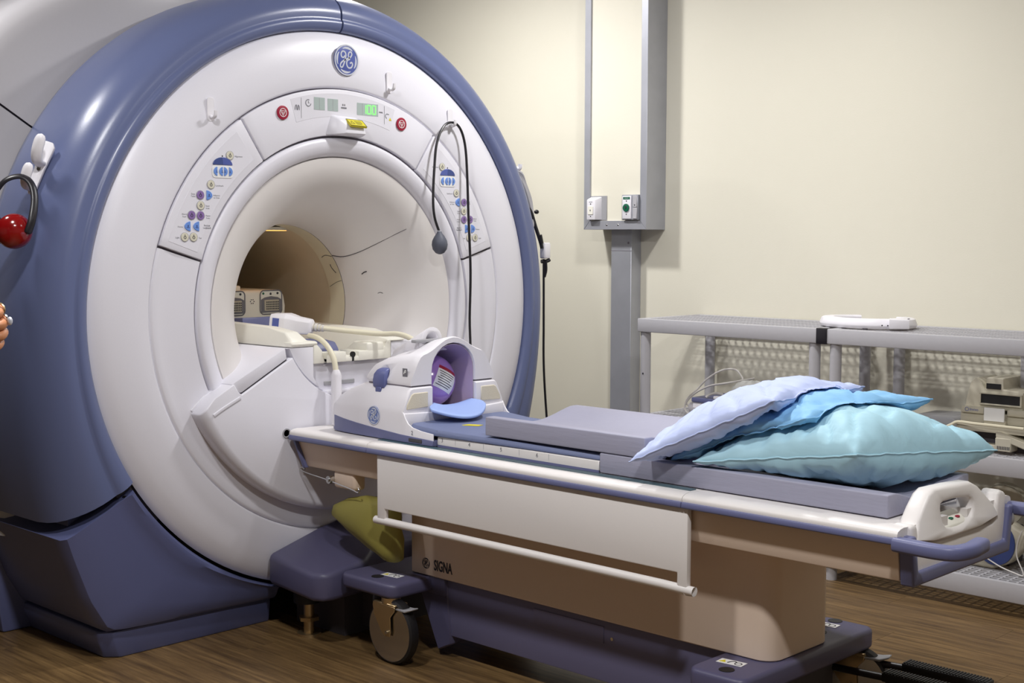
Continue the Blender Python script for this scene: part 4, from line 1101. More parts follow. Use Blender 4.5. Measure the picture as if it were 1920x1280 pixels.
def settle(o, lower, gap=0.005):
    """let a soft thing rest on what lies beneath it: push its underside up to the surfaces below"""
    trees = []
    for l in lower:
        me = l.data; trees.append((BVHTree.FromPolygons([v.co + l.location for v in me.vertices], [tuple(p.vertices) for p in me.polygons]), l))
    for q in [o] + list(o.children):
        for v in q.data.vertices:
            p = v.co + o.location; top = None
            for t, l in trees:
                for ox, oy in ((0, 0), (0.016, 0), (-0.016, 0), (0, 0.016), (0, -0.016), (0.012, 0.012), (-0.012, 0.012), (0.012, -0.012), (-0.012, -0.012)):
                    h = t.ray_cast(Vector((p.x+ox, p.y+oy, 3.0)), Vector((0, 0, -1)))
                    if h[0] is not None and (top is None or h[0].z > top): top = h[0].z
            if top is not None:
                need = top + gap + (0.004 if q is not o else 0)
                if p.z < need: v.co.z += need - p.z
        q.data.update()
by = {o.name: o for o in C.objects}
P3 = pillow('pillow', (1.665, -0.215, 0.756), (2.120, -0.205, 0.825), (2.255, 0.250, 0.800), (1.70, 0.25, 0.77), 0.190, 'aqua', 'fat pale aqua pillow, lowest of the three, lying on the long pad', 1.3, sag=-0.006, wr=0.011, ramp=0.38)
settle(P3, [by['table_pad']])
P2 = pillow('pillow', (1.570, -0.188, 0.745), (1.975, -0.188, 0.895), (2.085, 0.240, 0.915), (1.60, 0.24, 0.80), 0.120, 'sky', 'bright sky blue pillow, middle one of the pile', 4.1, sag=-0.016)
settle(P2, [by['table_pad'], by['knee_pad'], P3])
P1 = pillow('pillow', (1.516, -0.290, 0.748), (1.905, -0.215, 0.934), (1.885, 0.250, 0.930), (1.525, 0.235, 0.815), 0.125, 'lavender', 'lavender pillow, topmost, its low corner hanging over the side of the table', 8.2, sag=-0.014)
settle(P1, [by['table_pad'], by['knee_pad'], P3, P2])

# ------------------------------------------------------------------ olive bag hanging under the table
def bag():
    S = [(0.489, (0.36, 0.52), (-0.225, -0.19)), (0.47, (0.27, 0.525), (-0.240, -0.165)), (0.44, (0.20, 0.53), (-0.250, -0.158)), (0.412, (0.185, 0.535), (-0.255, -0.156)), (0.37, (0.27, 0.535), (-0.255, -0.156)), (0.33, (0.38, 0.53), (-0.245, -0.158)), (0.302, (0.45, 0.52), (-0.23, -0.165)), (0.296, (0.475, 0.51), (-0.21, -0.175))]
    rings = []
    for z, (xa, xb), (ya, yb) in S:
        r_ = []
        for k_ in range(20):
            a = 2*PI*k_/20; c, s = math.cos(a), math.sin(a)
            c2 = math.copysign(abs(c)**1.15, c); s2 = math.copysign(abs(s)**1.1, s)
            w = 0.006*noise.noise(Vector((c*2, s*2, z*30)))
            r_.append(((xa+xb)/2+(xb-xa)/2*c2+w, (ya+yb)/2+(yb-ya)/2*s2+w, z+w))
        rings.append(r_)
    return loft(rings)
bg = obj('linen_bag', bag(), 'olive', None, sharp=70)
tag(bg, 'olive green cloth bag hanging under the head of the table', 'bag')

# ------------------------------------------------------------------ coil tray, connectors and plug inside the bore
ct = thing('coil_carrier', 'cream coil carrier with two multi-pin sockets standing in the bore', 'carrier', (-0.2, 0, 0.90))
def xz(p, y0, y1, b=0.006): return bev(prism(p, 'y', y0, y1), b, 2, 35)
floor_ = obj('carrier_floor', bev(box(-0.62, 0.055, -0.118, 0.11, 0.8945, 0.912), 0.004, 2), 'cream', ct)
obj('near_wall', [bev(loft([[(-0.62, -0.270, 0.9545), (-0.62, -0.215, 0.9545), (-0.62, -0.215, 1.030), (-0.62, -0.262, 1.030)],
                            [(-0.09, -0.270, 0.9545), (-0.09, -0.215, 0.9545), (-0.09, -0.215, 1.018), (-0.09, -0.262, 1.018)],
                            [(0.0, -0.266, 0.9545), (0.0, -0.200, 0.9545), (0.0, -0.200, 1.004), (0.0, -0.255, 1.004)],
                            [(0.035, -0.262, 0.9545), (0.035, -0.175, 0.9545), (0.035, -0.18, 0.972), (0.035, -0.25, 0.972)]]), 0.006, 2, 25),
                  bev(prism([(-0.60, 0.9545), (0.045, 0.9545), (0.052, 0.962), (0.052, 0.968), (0.04, 0.972), (-0.60, 0.972)], 'y', -0.262, -0.155), 0.003, 1),
                  bev(prism([(-0.170, 0.960), (-0.155, 0.960), (-0.135, 0.94), (-0.122, 0.8945), (-0.170, 0.8945)], 'x', -0.60, 0.050), 0.004, 2)], 'cream', ct)
obj('far_wall', [bev(loft([[(x, 0.115-d, 0.8945), (x, 0.170, 0.8945), (x, 0.170, 0.9545), (x, 0.235, 0.9545), (x, 0.235, z), (x, 0.160-d, z)] for x, z, d in ((-0.62, 1.0, 0), (-0.10, 0.99, 0), (-0.02, 0.972, 0), (0.055, 0.962, 0.005))]), 0.006, 2, 25),
                 bev(box(-0.05, 0.056, 0.02, 0.14, 0.8945, 0.928), 0.004, 2), bev(prism([(-0.06, 0.915), (0.055, 0.915), (0.055, 0.955), (-0.02, 0.958), (-0.06, 0.93)], 'y', 0.06, 0.14), 0.008, 3)], 'cream', ct)
obj('near_sill', [bev(box(-0.05, 0.056, -0.118, -0.035, 0.8945, 0.930), 0.004, 2)], 'cream', ct)
obj('latch_hole', [cyl((0.05, -0.005, 0.918), (0.0575, -0.005, 0.918), 0.010, n=14), box(0.05, 0.0565, -0.009, -0.001, 0.8945, 0.918)], 'black', ct)
XK = -0.545
blk = obj('socket_block', bev(prism([(-0.145, 0.90), (0.145, 0.90), (0.158, 1.06), (0.150, 1.105), (0.125, 1.122), (-0.125, 1.122), (-0.150, 1.105), (-0.158, 1.06)], 'x', -0.80, XK), 0.012, 3, 35), 'cream', ct, sharp=50)
obj('block_ridge', [bev(box(-0.70, XK-0.03, -0.14, -0.03, 1.118, 1.140), 0.005, 2)], 'cream', blk)
for s in (-1, 1):
    yc = s*0.085
    rim = on_face(merge([bev(prism(rrect(-0.052, 0.052, -0.044, 0.050, 0.016, 4), 'z', 0, 0.003), 0.001, 1, 60)]), XK, yc, 1.072)
    so = obj('socket', rim, 'cream', blk)
    obj('socket_rim', [on_face(tube([(x_, y_, 0.003) for x_, y_ in rrect(-0.050, 0.050, -0.042, 0.048, 0.016, 4)+[(0.050, 0.032)]], 0.0025, 6, 0), XK, yc, 1.072)], 'inkg', so)
    obj('socket_face', [on_face(bev(prism([(-0.046, -0.036), (0.046, -0.036), (0.046, 0.014), (0.030, 0.022), (0, 0.026), (-0.030, 0.022), (-0.046, 0.014)], 'z', 0.001, 0.006), 0.0015, 1, 50), XK, yc, 1.072)], 'inkg', so)
    obj('socket_grid', [on_face(bev(box(-0.034, 0.034, -0.029, 0.013, 0.005, 0.009), 0.002, 1), XK, yc, 1.072)], 'machine', so)
    obj('socket_pins', [on_face(box(-0.026+i*0.0075, -0.0215+i*0.0075, -0.024+j*0.0085, -0.019+j*0.0085, 0.009, 0.0098), XK, yc, 1.072) for i in range(8) for j in range(4)], 'ink', so)['kind'] = 'stuff'
    for yo, m in ((-0.036, 'green'), (0.030, 'ink')):
        obj('socket_lamp', on_face(disc(0.0045, 0.002, 12), XK+0.0025, yc+yo, 1.109), m, so)
    obj('lock_mark', on_face(merge([box(-0.004, 0.004, -0.006, 0.001, 0, 0.0006), annulus(0.002, 0.0035, 0.0006, 12)]), XK+0.003, yc-0.002, 1.109), 'ink', so)
obj('snow_mark', [on_face(disc(0.0022, 0.0006, 8, cx=0.008*math.cos(R(a)), cy=0.008*math.sin(R(a))), XK+0.0005, 0, 1.080) for a in range(0, 360, 60)], 'ink', blk)
wd = obj('blue_wedge', [bev(prism([(-0.53, 0.965), (-0.53, 1.005), (-0.42, 1.030), (-0.33, 1.036), (-0.32, 0.965)], 'y', -0.195, -0.05), 0.005, 2)], 'trim', ct)
obj('blue_rest', [bev(prism([(-0.24, 0.9125), (-0.24, 0.955), (-0.10, 0.968), (-0.02, 0.960), (0.0, 0.935), (0.0, 0.9125)], 'y', -0.115, -0.02), 0.008, 2)], 'trim', ct)
pg = thing('coil_plug', 'white coil plug with a blue label lying in the cream carrier', 'plug', (-0.2, -0.05, 0.97))
ax = Vector((0.80, 0.55, -0.10)).normalized(); p0 = Vector((-0.235, -0.130, 1.022))
def pring(t, w, h):
    s = Vector((-ax.y, ax.x, 0)).normalized(); u = s.cross(ax) * -1
    if u.z < 0: u = -u
    c = p0 + ax*t
    return [tuple(c + s*(w*a) + u*(h*b)) for a, b in ((-1, -0.8), (-0.9, -1), (0.9, -1), (1, -0.8), (1, 0.6), (0.75, 1), (-0.75, 1), (-1, 0.6))]
obj('plug_body', bev(loft([pring(0, 0.044, 0.032), pring(0.055, 0.046, 0.038), pring(0.07, 0.038, 0.036), pring(0.095, 0.032, 0.030), pring(0.140, 0.028, 0.026), pring(0.148, 0.018, 0.018)]), 0.004, 2, 25), 'coil', pg)
s_ = Vector((-ax.y, ax.x, 0)).normalized(); u_ = s_.cross(ax); u_ = u_ if u_.z > 0 else -u_
obj('plug_label', rebase(box(-0.012, 0.012, -0.018, 0.020, 0, 0.002), p0+ax*0.024-s_*0.0445, ax, u_, -s_), 'badge', pg)
obj('strain_relief', [cyl(p0+ax*(0.145+i*0.012), p0+ax*(0.153+i*0.012), 0.016-i*0.0012, n=14) for i in range(4)], 'wcable', pg)
e_ = p0+ax*0.145
obj('cable', tube([e_, p0+ax*0.20, (0.06, 0.10, 0.985), (0.13, 0.14, 0.985), (0.20, 0.15, 0.965), (0.26, 0.135, 0.925), (0.285, 0.12, 0.88)], 0.0095, 10, 6), 'cable', pg)
c2 = thing('loop_cable', 'cream cable looping from the carrier down into a white strain relief beside the head coil', 'cable', (0.07, -0.1, 0.75))
obj('cable', tube([(-0.06, -0.105, 0.982), (0.0, -0.115, 0.978), (0.05, -0.117, 0.956), (0.085, -0.115, 0.915), (0.098, -0.115, 0.870)], 0.0095, 10, 6), 'cable', c2)
obj('strain_relief', revolve((0.100, -0.115, 0.690), (0, 0, 1), [(0, 0.018), (0.05, 0.019), (0.06, 0.019), (0.062, 0.0185), (0.165, 0.0175), (0.175, 0.015), (0.185, 0.010)], 20), 'coil', c2)

# ------------------------------------------------------------------ hooks, squeeze bulb, ear defenders, cables on the scanner
for y, z, lab_ in ((-0.535, 1.728, 'white adhesive hook on the left of the scanner face, empty'), (0.212, 1.874, 'white adhesive hook right of the round emblem, empty'), (0.514, 1.765, 'white adhesive hook carrying the black tube of the squeeze bulb')):
    h = thing('adhesive_hook', lab_, 'hook', (0.0, y, z-0.04), 'adhesive hooks on the scanner face')
    r_ = math.hypot(y, z-ZI); x = -0.0025 if r_ > 0.84 else 0.0
    obj('hook_plate', on_face(bev(prism(rrect(-0.013, 0.013, -0.038, 0.038, 0.010), 'z', 0, 0.004), 0.001, 1, 50), x, y, z), 'coil', h)
    obj('hook_prong', tube([(x+0.004, y, z-0.020), (x+0.016, y, z-0.028), (x+0.028, y, z-0.022), (x+0.031, y, z-0.006)], 0.0058, 8, 5, (1.2, 0.7)), 'coil', h)
sb = thing('squeeze_bulb', 'grey rubber squeeze bulb on a black tube hung over a hook of the scanner', 'squeeze bulb', (0.05, 0.4, 1.27))
hx, hy, hz = 0.018, 0.514, 1.746
obj('tube', tube([(0.058, 0.403, 1.345), (0.052, 0.385, 1.40), (0.045, 0.385, 1.47), (0.036, 0.400, 1.58), (0.028, 0.420, 1.67), (0.022, 0.462, 1.735), (hx, hy, hz+0.004), (0.022, 0.548, 1.725), (0.028, 0.566, 1.66), (0.036, 0.568, 1.55), (0.046, 0.565, 1.40), (0.060, 0.562, 1.20), (0.07, 0.548, 1.02), (0.10, 0.52, 0.88), (0.16, 0.42, 0.80), (0.20, 0.30, 0.75)], 0.0048, 8, 6), 'blackp', sb)
obj('bulb', revolve((0.060, 0.405, 1.262), (-0.02, -0.02, 1), [(0, 0.004), (0.005, 0.016), (0.018, 0.026), (0.035, 0.0295), (0.050, 0.0275), (0.066, 0.019), (0.078, 0.010), (0.084, 0.008)], 24), 'bulb', sb)
obj('collar', revolve((0.0585, 0.4035, 1.345), (-0.02, -0.02, 1), [(0, 0.007), (0.004, 0.007)], 12), 'silver', sb)
# double coat hook on the left flank, with ear defenders
nrm = Vector((0.62, -0.72, 0.30)).normalized()
dh = thing('double_hook', 'white plastic double hook screwed to the left flank of the scanner', 'hook', (-0.17, -1.05, 1.46))
hb0 = Vector((-0.150, -1.012, 1.580)); hb1 = Vector((-0.165, -1.055, 1.462))
dirp = (hb1-hb0).normalized(); side_ = nrm.cross(dirp).normalized()
pl = [(-0.022, -0.012), (-0.012, -0.026), (0.012, -0.026), (0.022, -0.012), (0.016, 0.06), (0.014, 0.125), (0.006, 0.142), (-0.006, 0.142), (-0.014, 0.125), (-0.016, 0.06)]
obj('hook_plate', bev(rebase(prism(pl, 'z', 0, 0.012), hb0, side_, dirp, nrm), 0.003, 2, 30), 'coil', dh)
obj('screw', rebase(disc(0.006, 0.002, 12), hb0+dirp*0.062+nrm*0.012, side_, dirp, nrm), 'chrome', dh)
q0 = hb0+nrm*0.01
obj('upper_prong', tube([q0+dirp*0.045, q0+dirp*0.045+nrm*0.030, q0+dirp*0.020+nrm*0.052-Vector((0,0,0)), q0-dirp*0.028+nrm*0.060], round_end(0.0145, 0.8), 14, 8, (1.15, 0.8)), 'coil', dh)
obj('lower_prong', tube([q0+dirp*0.122, q0+dirp*0.128+nrm*0.035, q0+dirp*0.110+nrm*0.058, q0+dirp*0.066+nrm*0.066], round_end(0.0135, 0.8), 14, 8, (1.15, 0.8)), 'coil', dh)
ed = thing('ear_defenders', 'red ear defenders with a black headband hanging from the double hook', 'ear defenders', (-0.15, -1.1, 1.30))
hc0 = hb0 + dirp*0.118 + nrm*0.060 - Vector((0.721, 0.692, 0))*0.004 + Vector((0.55, -0.72, 0.3))*0.026
tx = Vector((0.721, 0.692, 0.0)); dn = Vector((0, 0, -1)); fr_ = Vector((0.69, -0.72, 0))
def E(a, b, c): return hc0 + tx*a + dn*b + fr_*c
obj('headband', tube([E(0.034, 0.165, 0.05), E(0.046, 0.12, 0.04), E(0.045, 0.06, 0.014), E(0.030, 0.016, 0.0), E(0.0, -0.004, -0.002), E(-0.042, 0.008, 0.006), E(-0.072, 0.05, 0.014), E(-0.086, 0.10, 0.03), E(-0.084, 0.15, 0.05)], lambda t: 0.0100*math.sqrt(max(0.01, 1-max(0, abs(2*t-1)-0.94)**2/0.0036)), 12, 8, (1.25, 0.6)), 'blackp', ed)
for a, yaw in ((-0.004, 1), (-0.088, -1)):
    c = E(a, 0.158, 0.045)
    d = (fr_*0.80 + tx*0.55*yaw + dn*0.12).normalized()
    cup = obj('ear_cup', revolve(c-d*0.022, d, [(0, 0.034), (0.004, 0.046), (0.014, 0.052), (0.028, 0.049), (0.042, 0.037), (0.050, 0.018), (0.052, 0.002)], 32), 'red', ed)
    obj('ear_cushion', revolve(c-d*0.046, d, [(0, 0.026), (0.004, 0.040), (0.014, 0.042), (0.022, 0.040), (0.0235, 0.030)], 28), 'blackp', cup)
# bundle on the right flank
rb_ = thing('hanging_cable_bundle', 'clear and black cables hung from a hook on the right edge of the scanner', 'cables', (-0.1, 1.16, 0.55))
obj('bundle_hook', [tube([(-0.17, 0.99, 1.615), (-0.145, 1.005, 1.607), (-0.122, 1.018, 1.604), (-0.118, 1.020, 1.622)], 0.009, 8, 5)], 'coil', rb_)
for i in range(3):
    o_ = 0.006*i
    obj('coiled_tube', tube([(-0.15+o_, 1.000, 1.598), (-0.13+o_, 1.015+o_, 1.585), (-0.12, 1.042+o_, 1.54), (-0.12, 1.076+o_, 1.47), (-0.12, 1.098, 1.41-0.02*i), (-0.13, 1.085, 1.43), (-0.15, 1.060, 1.50)], 0.006, 8, 6), 'lgrey', rb_)
obj('black_lead', tube([(-0.13, 1.070, 1.45), (-0.12, 1.086, 1.43), (-0.118, 1.112, 1.37), (-0.112, 1.135, 1.31), (-0.108, 1.142, 1.28)], 0.008, 8, 6), 'blackp', rb_)
obj('lead_end', [ellipsoid((-0.118, 1.118, 1.43), 0.010, 0.012, 0.009, 10, 8), cyl((-0.110, 1.140, 1.30), (-0.112, 1.132, 1.335), 0.010, n=12)], 'blackp', rb_)
wc_ = obj('white_connector', bev(prism(rrect(-0.128, -0.096, 1.147, 1.185, 0.008), 'z', 1.237, 1.303), 0.006, 2, 50), 'coil', rb_)
obj('strap_end', [tube([(-0.12, 1.150, 1.225), (-0.11, 1.172, 1.226), (-0.105, 1.186, 1.232)], 0.008, 8, 4), tube([(-0.11, 1.165, 1.23), (-0.108, 1.166, 1.19), (-0.112, 1.160, 1.16)], 0.007, 8, 4)], 'blackp', rb_)
obj('black_cable', tube([(-0.113, 1.158, 1.235), (-0.112, 1.158, 1.10), (-0.113, 1.160, 0.95), (-0.110, 1.158, 0.80), (-0.100, 1.162, 0.62), (-0.080, 1.17, 0.40), (-0.05, 1.19, 0.15), (0.0, 1.22, 0.006)], 0.0048, 8, 5), 'blackp', rb_)
# ------------------------------------------------------------------ metal trunking and switch frame on the back wall
wp = thing('metal_trunking', 'grey metal trunking post fixed upright on the cream wall below the switch frame', 'trunking', (-0.36, 1.99, 0))
obj('trunking_body', bev(box(-0.418, -0.296, 1.965, WY, 0.0, 1.366), 0.002, 1), 'metal', wp)
obj('joint_strip', [box(-0.4185, -0.2955, 1.9642, 1.97, 1.262, 1.264)], 'seam', wp)
obj('screw_head', cyl((-0.313, 1.9645, 1.30), (-0.313, 1.966, 1.30), 0.006, n=10), 'seam', wp)
sf = thing('switch_frame', 'tall metal framed panel with cream infill high on the back wall', 'wall frame', (-0.34, 1.97, 1.363))
FX0, FX1, FZ0, FZ1, FY = -0.532, -0.156, 1.362, 2.62, 1.90
w1, w2 = 0.036, 0.037
obj('frame_strip', bev(prism([(FX0, FZ0), (FX0+w1, FZ0+0.042), (FX0+w1, FZ1), (FX0, FZ1)], 'y', FY-0.003, FY+0.02), 0.0008, 1), 'metal', sf)
obj('frame_strip', bev(prism([(FX1, FZ0), (FX1-w2, FZ0+0.042), (FX1-w2, FZ1), (FX1, FZ1)], 'y', FY-0.003, FY+0.02), 0.0008, 1), 'metal', sf)
obj('frame_strip', bev(prism([(FX0+0.0015, FZ0), (FX1-0.0015, FZ0), (FX1-w2-0.0015, FZ0+0.041), (FX0+w1+0.0015, FZ0+0.041)], 'y', FY-0.003, FY+0.02), 0.0008, 1), 'metal', sf)
obj('side_plate', box(FX1-0.003, FX1-0.0002, FY+0.001, WY, FZ0, FZ1), 'metal', sf)
obj('side_plate', box(FX0+0.0002, FX0+0.003, FY+0.001, WY, FZ0, FZ1), 'metal', sf)
obj('bottom_plate', box(FX0+0.003, FX1-0.003, FY+0.001, WY, FZ0+0.0002, FZ0+0.003), 'metal', sf)
obj('infill_panel', box(FX0+0.003, FX1-0.003, FY+0.006, FY+0.018, FZ0+0.003, FZ1), 'wall', sf, label='cream painted infill')
for x in (-0.39, -0.322): obj('screw_head', ellipsoid((x, FY-0.003, 1.384), 0.005, 0.003, 0.005, 10, 6), 'chrome', sf)
YS = FY+0.0054
s1 = thing('emergency_switch', 'white switch box with a pale square rocker, left in the metal frame', 'switch', (-0.45, 1.89, 1.41))
obj('back_plate', bev(box(-0.494, -0.395, YS-0.003, YS, 1.406, 1.520), 0.001, 1), 'grey', s1)
obj('switch_box', bev(loft([[(-0.494, YS-0.002, 1.408), (-0.425, YS-0.002, 1.408), (-0.425, YS-0.002, 1.516), (-0.494, YS-0.002, 1.516)], [(-0.493, YS-0.034, 1.408), (-0.442, YS-0.034, 1.408), (-0.442, YS-0.034, 1.502), (-0.493, YS-0.034, 1.502)]]), 0.003, 2), 'coil', s1)
rk = obj('rocker', on_side(bev(prism(rrect(-0.016, 0.016, -0.020, 0.020, 0.004), 'z', 0, 0.003), 0.001, 1, 50), -0.468, YS-0.034, 1.452), 'cream', s1)
obj('rocker_mark', on_side(box(-0.002, 0.002, -0.004, 0.004, 0, 0.0005), -0.468, YS-0.037, 1.452), 'ink', rk)
for z in (1.424, 1.482): obj('screw_head', on_side(disc(0.003, 0.0012, 10), -0.468, YS-0.034, z), 'ink', s1)
obj('small_print', on_side(box(-0.010, 0.010, -0.0015, 0.0015, 0, 0.0004), -0.468, YS-0.034, 1.491), 'inkg', s1)
s2 = thing('door_release', 'white plate with a round green push button, right in the metal frame', 'push button', (-0.24, 1.89, 1.41))
obj('back_box', bev(box(-0.289, -0.196, YS-0.022, YS, 1.406, 1.522), 0.002, 1), 'metal', s2)
obj('face_plate', bev(box(-0.283, -0.231, YS-0.027, YS-0.021, 1.411, 1.517), 0.003, 2), 'coil', s2)
gb = obj('green_button', on_side(bev(disc(0.0185, 0.006, 28), 0.002, 2), -0.2575, YS-0.027, 1.462), 'green', s2)
obj('button_core', on_side(disc(0.006, 0.002, 14), -0.2575, YS-0.033, 1.465), 'ink', gb)
gl = obj('green_tag', on_side(box(-0.020, 0.020, -0.0055, 0.0055, 0, 0.0008), -0.257, YS-0.027, 1.506), 'green', s2)
obj('tag_print', on_side(box(-0.012, 0.012, -0.001, 0.001, 0, 0.0003), -0.257, YS-0.0279, 1.506), 'lcd', gl)
for z in (1.432, 1.493): obj('screw_head', on_side(disc(0.003, 0.001, 10), -0.2575, YS-0.027, z), 'ink', s2)
s3 = thing('blank_plate', 'narrow pale grey split plate beside the green push button', 'plate', (-0.21, 1.89, 1.41))
obj('plate', [bev(box(-0.220, -0.197, YS-0.028, YS-0.0222, 1.464, 1.517), 0.0015, 1), bev(box(-0.220, -0.197, YS-0.028, YS-0.0222, 1.411, 1.462), 0.0015, 1)], 'lgrey', s3)
obj('plate_stud', on_side(disc(0.003, 0.001, 10), -0.2085, YS-0.028, 1.474), 'ink', s3)

# ------------------------------------------------------------------ grey resin shelving
SY0, SY1 = 1.575, 2.025
def shelf_unit(x0, x1, label):
    t = thing('shelving_unit', label, 'shelf', ((x0+x1)/2, 1.8, 0), 'grey resin shelving along the wall')
    for z1, hgt, nm in ((0.978, 0.058, 'shelf'), (0.560, 0.066, 'shelf'), (0.122, 0.070, 'shelf')):
        z0 = z1-hgt
        o = obj(nm, [bev(box(x0, x1, SY0, SY0+0.022, z0, z1), 0.004, 2), bev(box(x0, x1, SY1-0.022, SY1, z0, z1), 0.004, 2),
                     bev(box(x0, x0+0.022, SY0+0.0225, SY1-0.0225, z0, z1), 0.003, 1), bev(box(x1-0.022, x1, SY0+0.0225, SY1-0.0225, z0, z1), 0.003, 1)], 'lgrey', t)
        g = []
        nx = int((x1-x0-0.04)/0.034)
        for i in range(1, nx):
            x = x0+0.02+(x1-x0-0.04)*i/nx
            g.append(box(x-0.0035, x+0.0035, SY0+0.02, SY1-0.02, z1-0.0065, z1-0.0022))
        ny = 15
        for j in range(1, ny):
            y = SY0+0.02+(SY1-SY0-0.04)*j/ny
            w = 0.0085 if j % 5 == 0 else 0.004
            g.append(box(x0+0.02, x1-0.02, y-w, y+w*0.4, z1-0.006, z1-0.0015))
        gr = obj('grating', g, 'lgrey', o); gr['kind'] = 'stuff'
    for x, y in ((x0+0.024, SY0+0.030), (x1-0.024, SY0+0.030), (x0+0.085, SY1-0.030), (x1-0.024, SY1-0.030)):
        obj('post', [cyl((x, y, 0.0), (x, y, 0.055), 0.0225, n=16), cyl((x, y, 0.12), (x, y, 0.498), 0.0225, n=16), cyl((x, y, 0.555), (x, y, 0.922), 0.0225, n=16)], 'lgrey', t)
        if x == x0+0.024 and y < 1.7: obj('post_screw', on_side(disc(0.004, 0.001, 10), x+0.004, y-0.0225, 0.74), 'ink', t)
    return t
u1 = shelf_unit(0.055, 0.938, 'grey resin shelving unit nearer the scanner, next to the metal trunking')
u2 = shelf_unit(0.982, 1.870, 'grey resin shelving unit at the right edge of the photo')
ck = obj('shelf_clip', bev(box(0.9365, 0.9835, SY0-0.004, SY0+0.03, 0.918, 0.980), 0.003, 2), 'blackp')
tag(ck, 'small black clip joining the two top shelves', 'clip')

# flat open ring coil on the top shelf
rc = thing('ring_coil', 'flat white open ring coil lying on the top shelf', 'coil', (1.04, 1.78, 0.978))
def ring_coil(a0, a1, r0, r1, z0, z1, cx, cy, n=40):
    rings = []
    for i in range(n+1):
        a = R(a0+(a1-a0)*i/n); c, s = math.cos(a), math.sin(a)
        pr = [(r0, z0), (r1-0.006, z0), (r1, z0+0.010), (r1, z0+0.014), (r1-0.008, z1-0.004), (r1-0.016, z1), (r0+0.006, z1), (r0, z1-0.006)]
        rings.append([(cx+r*c*1.02, cy+r*s*0.78, z) for r, z in pr])
    return loft(rings)
obj('ring_body', ring_coil(-236, 56, 0.130, 0.192, 0.981, 1.018, 1.035, 1.792), 'coil', rc, sharp=40)
obj('ring_end', bev(loft([[(1.175, 1.70, 0.984), (1.20, 1.655, 0.984), (1.20, 1.655, 1.022), (1.175, 1.70, 1.022)], [(1.235, 1.74, 0.984), (1.262, 1.70, 0.984), (1.258, 1.705, 1.018), (1.232, 1.735, 1.026)]]), 0.004, 2), 'coil', rc)
obj('ring_mark', on_top(box(-0.004, 0.004, -0.012, 0.012, 0, 0.002), 1.245, 1.722, 1.021, 0.5), 'inkg', rc)
for x, y in ((1.195, 1.657), (1.175, 1.650)): obj('ring_stud', ellipsoid((x, y-0.002, 0.997), 0.003, 0.003, 0.003, 8, 6), 'ink', rc)
obj('ring_feet', [cyl((x, y, 0.9775), (x, y, 0.982), 0.010, n=12) for x, y in ((0.92, 1.70), (1.10, 1.655), (1.16, 1.85), (0.90, 1.87))], 'gap', rc)

# flat coil with cable, plastic bag on the middle shelf
lc = thing('flat_coil', 'flat white coil with violet lid and looped white lead on the middle shelf', 'coil', (0.42, 1.75, 0.560))
obj('coil_case', bev(box(0.262, 0.60, 1.70, 1.92, 0.562, 0.622), 0.005, 2), 'coil', lc)
obj('coil_lid', bev(box(0.258, 0.605, 1.695, 1.925, 0.6225, 0.643), 0.005, 2), 'trim', lc)
obj('case_line', [box(0.264, 0.60, 1.6992, 1.7005, 0.596, 0.598)], 'grey', lc)
obj('plug', revolve((0.262, 1.75, 0.592), (-1, 0, 0), [(0, 0.026), (0.035, 0.025), (0.045, 0.020), (0.048, 0.008)], 18), 'coil', lc)
obj('upper_loop', tube([(0.216, 1.75, 0.592), (0.192, 1.75, 0.607), (0.198, 1.752, 0.628), (0.240, 1.76, 0.668), (0.290, 1.77, 0.720), (0.358, 1.78, 0.760), (0.417, 1.79, 0.766), (0.448, 1.79, 0.742), (0.456, 1.79, 0.728)], 0.0042, 8, 6), 'wcable', lc)
obj('lower_loop', tube([(0.440, 1.90, 0.722), (0.380, 1.78, 0.706), (0.306, 1.77, 0.690), (0.246, 1.755, 0.660), (0.208, 1.74, 0.622), (0.196, 1.735, 0.594), (0.210, 1.73, 0.570), (0.245, 1.725, 0.5645), (0.30, 1.69, 0.5645)], 0.0042, 8, 6), 'wcable', lc)
pb = obj('plastic_bag', None or loft([[(0.50+rx*math.cos(2*PI*k/18)*(1+0.10*noise.noise(Vector((k*0.9, z*30, 1)))), 1.80+ry*math.sin(2*PI*k/18)*(1+0.1*noise.noise(Vector((k*0.8, z*31, 4)))), z+0.012*noise.noise(Vector((k*0.7, z*20, 2)))) for k in range(18)] for z, rx, ry in ((0.666, 0.085, 0.055), (0.674, 0.100, 0.062), (0.690, 0.095, 0.055), (0.708, 0.075, 0.040), (0.718, 0.050, 0.025), (0.722, 0.02, 0.01))]), 'plasticbag', None, sharp=35)
tag(pb, 'crumpled clear plastic bag on top of the flat coil', 'bag')
fc = thing('folded_lead', 'short white lead with a plug lying on the violet lid of the flat coil', 'cable', (0.37, 1.72, 0.6435))
obj('lead', tube([(0.332, 1.70, 0.648), (0.345, 1.71, 0.660), (0.375, 1.72, 0.667), (0.40, 1.73, 0.662)], 0.006, 8, 5), 'wcable', fc)
obj('plug', bev(box(0.375, 0.46, 1.69, 1.72, 0.6438, 0.657), 0.003, 1), 'coil', fc)

